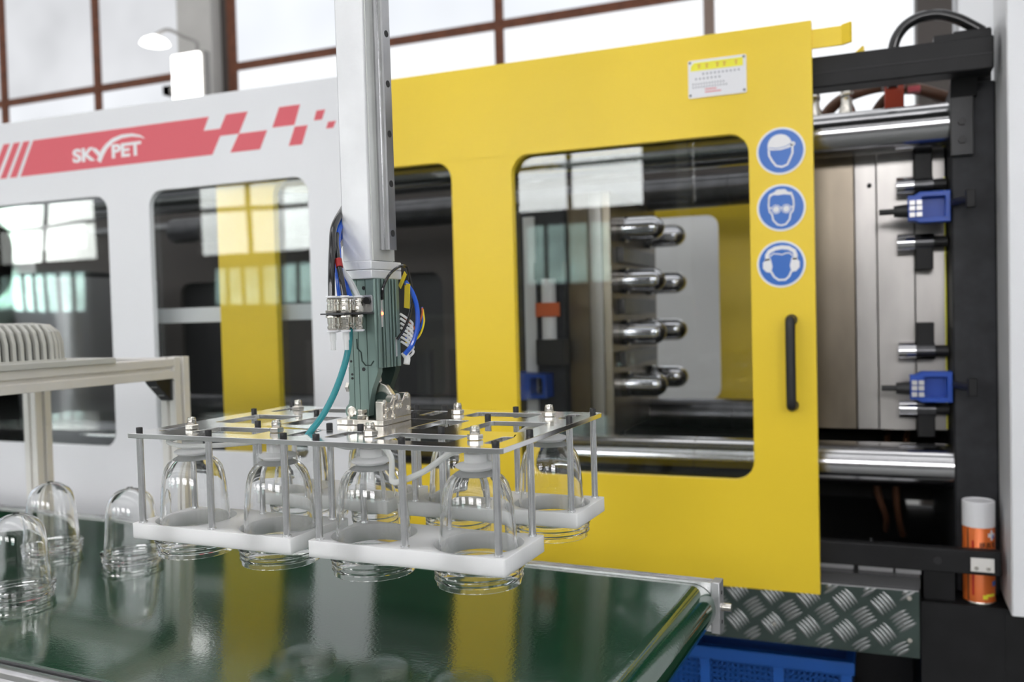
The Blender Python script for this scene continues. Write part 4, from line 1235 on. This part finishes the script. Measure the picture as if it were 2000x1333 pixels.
def coupling_mesh(s):
    r = 0.0056 * s
    b = B()
    ch = B().lathe([(0.0070 * s, 0.0), (0.0074 * s, 0.001), (0.0074 * s, 0.0035), (r, 0.0038), (r, 0.0105), (r * 0.86, 0.0115), (r * 0.86, 0.0135), (r * 1.05, 0.0140), (r * 1.05, 0.0165), (r * 0.8, 0.0185)], seg=18)
    b.add(ch.v, ch.f)
    return b


for k, (x, y, s, m) in enumerate(couplings):
    cm = coupling_mesh(s)
    shifted(cm, x, y, PZ + 0.0018).build('coupling', 'bright_nickel', br)
    B().lathe([(0.0066 * s, 0.0), (0.0068 * s, 0.0012), (0.0060 * s, 0.0024)], c=(x, y, PZ + 0.0203), seg=18).build('release_collar', 'can_white', br)
    cm = coupling_mesh(s)
    cm.v = [Vector((p.x + x, p.y + y, PZ - p.z)) for p in cm.v]
    cm.build('coupling', 'bright_nickel', br)
    B().lathe([(0.0060 * s, 0.0), (0.0068 * s, 0.0012), (0.0066 * s, 0.0024)], c=(x, y, PZ - 0.0212), seg=18).build('release_collar', 'can_white', br)
for x, y in ((0.240, 0.076), (0.256, 0.080)):
    B().lathe([(0.0030, 0.0), (0.0030, 0.011), (0.0040, 0.0125), (0.0040, 0.021), (0.0034, 0.0215)], c=(x, y, PZ - 0.0425), seg=16).build('blanking_plug', 'hdpe', br)
zb4 = PZ + 0.02
TUBES = [('black_tube', 0.0042, [(0.240, 0.076, zb4), (0.2388, 0.079, 0.186), (0.2340, 0.089, 0.218), (0.2245, 0.108, 0.248), (0.212, 0.148, 0.276)]),
         ('black_tube', 0.0034, [(0.256, 0.080, zb4), (0.2500, 0.083, 0.183), (0.2380, 0.094, 0.210), (0.2240, 0.113, 0.236), (0.212, 0.148, 0.258)]),
         ('blue_tube', 0.0046, [(0.240, 0.0955, zb4), (0.2375, 0.096, 0.184), (0.2310, 0.104, 0.213), (0.2210, 0.119, 0.240), (0.211, 0.150, 0.266)]),
         ('blue_tube', 0.0042, [(0.241, 0.1125, zb4), (0.2360, 0.109, 0.178), (0.2270, 0.110, 0.203), (0.2180, 0.122, 0.228), (0.211, 0.150, 0.250)]),
         ('clear_tube', 0.0030, [(0.247, 0.1235, zb4), (0.2400, 0.119, 0.178), (0.2265, 0.115, 0.200), (0.2180, 0.121, 0.222), (0.211, 0.150, 0.244)]),
         ('clear_tube', 0.0026, [(0.2565, 0.107, zb4), (0.2450, 0.108, 0.178), (0.2290, 0.112, 0.198), (0.2185, 0.121, 0.216), (0.211, 0.150, 0.238)])]
for m, r, p in TUBES:
    B().tube(p, r, 12).build('air_tube', m, t)
B().cyl((0.2450, 0.0875, 0.196), (0.2410, 0.0910, 0.206), 0.0044, 14).build('red_marker_sleeve', 'red_ring', t)
# teal hose down to the plate
B().tube([(0.243, 0.107, PZ - 0.018), (0.2425, 0.104, 0.10), (0.2395, 0.097, 0.075), (0.234, 0.084, 0.045), (0.228, 0.068, 0.020), (0.2215, 0.050, 0.001), (0.2165, 0.040, -0.012)], 0.0040, 14).build('teal_hose', 'teal_tube', t)
# cables on the far side
CB = [('black_tube', 0.0019, [(0.2685, 0.1425, 0.157), (0.2705, 0.143, 0.172), (0.274, 0.153, 0.188), (0.276, 0.172, 0.198), (0.276, 0.189, 0.199), (0.277, 0.194, 0.192), (0.280, 0.197, 0.165), (0.279, 0.193, 0.140), (0.276, 0.180, 0.118), (0.270, 0.172, 0.105)]),
      ('blue_tube', 0.0031, [(0.272, 0.194, 0.180), (0.281, 0.196, 0.165), (0.286, 0.198, 0.145), (0.286, 0.197, 0.120), (0.280, 0.193, 0.098), (0.272, 0.186, 0.085)]),
      ('orange_wire', 0.0012, [(0.268, 0.192, 0.135), (0.276, 0.198, 0.125), (0.284, 0.199, 0.110), (0.276, 0.195, 0.100)]),
      ('orange_wire', 0.0012, [(0.270, 0.198, 0.115), (0.282, 0.202, 0.120), (0.290, 0.203, 0.135), (0.291, 0.203, 0.145)]),
      ('yellow_tag', 0.0012, [(0.268, 0.196, 0.100), (0.284, 0.201, 0.106), (0.292, 0.204, 0.125), (0.291, 0.204, 0.143)]),
      ('blue_tube', 0.0012, [(0.268, 0.196, 0.106), (0.282, 0.202, 0.112), (0.2905, 0.204, 0.128), (0.290, 0.204, 0.146)])]
for k in range(7):
    z = 0.128 - k * 0.006
    CB.append(('white_wire', 0.0017, [(0.266, 0.188, z + 0.01), (0.272, 0.194, z + 0.004), (0.279, 0.197, z - 0.004), (0.272, 0.195, z - 0.012)]))
for m, r, p in CB:
    B().tube(p, r, 8).build('cable', m, t)
B().tube([(0.268, 0.190, 0.088), (0.272, 0.192, 0.080), (0.272, 0.19, 0.072)], 0.0042, 10).build('cable_boot', 'white_wire', t)
tg = Matrix.Translation((0.2755, 0.1915, 0.162)) @ Matrix.Rotation(-0.5, 4, 'Z') @ Matrix.Rotation(0.12, 4, 'Y')
B().box(-0.0065, 0.0065, -0.0004, 0.0004, -0.017, 0.015, tg).build('cable_tag', 'yellow_tag', t)
tg = Matrix.Translation((0.2735, 0.186, 0.183)) @ Matrix.Rotation(-0.5, 4, 'Z') @ Matrix.Rotation(0.75, 4, 'Y')
B().box(-0.0035, 0.0035, -0.0004, 0.0004, -0.014, 0.010, tg).build('cable_tag', 'yellow_tag', t)
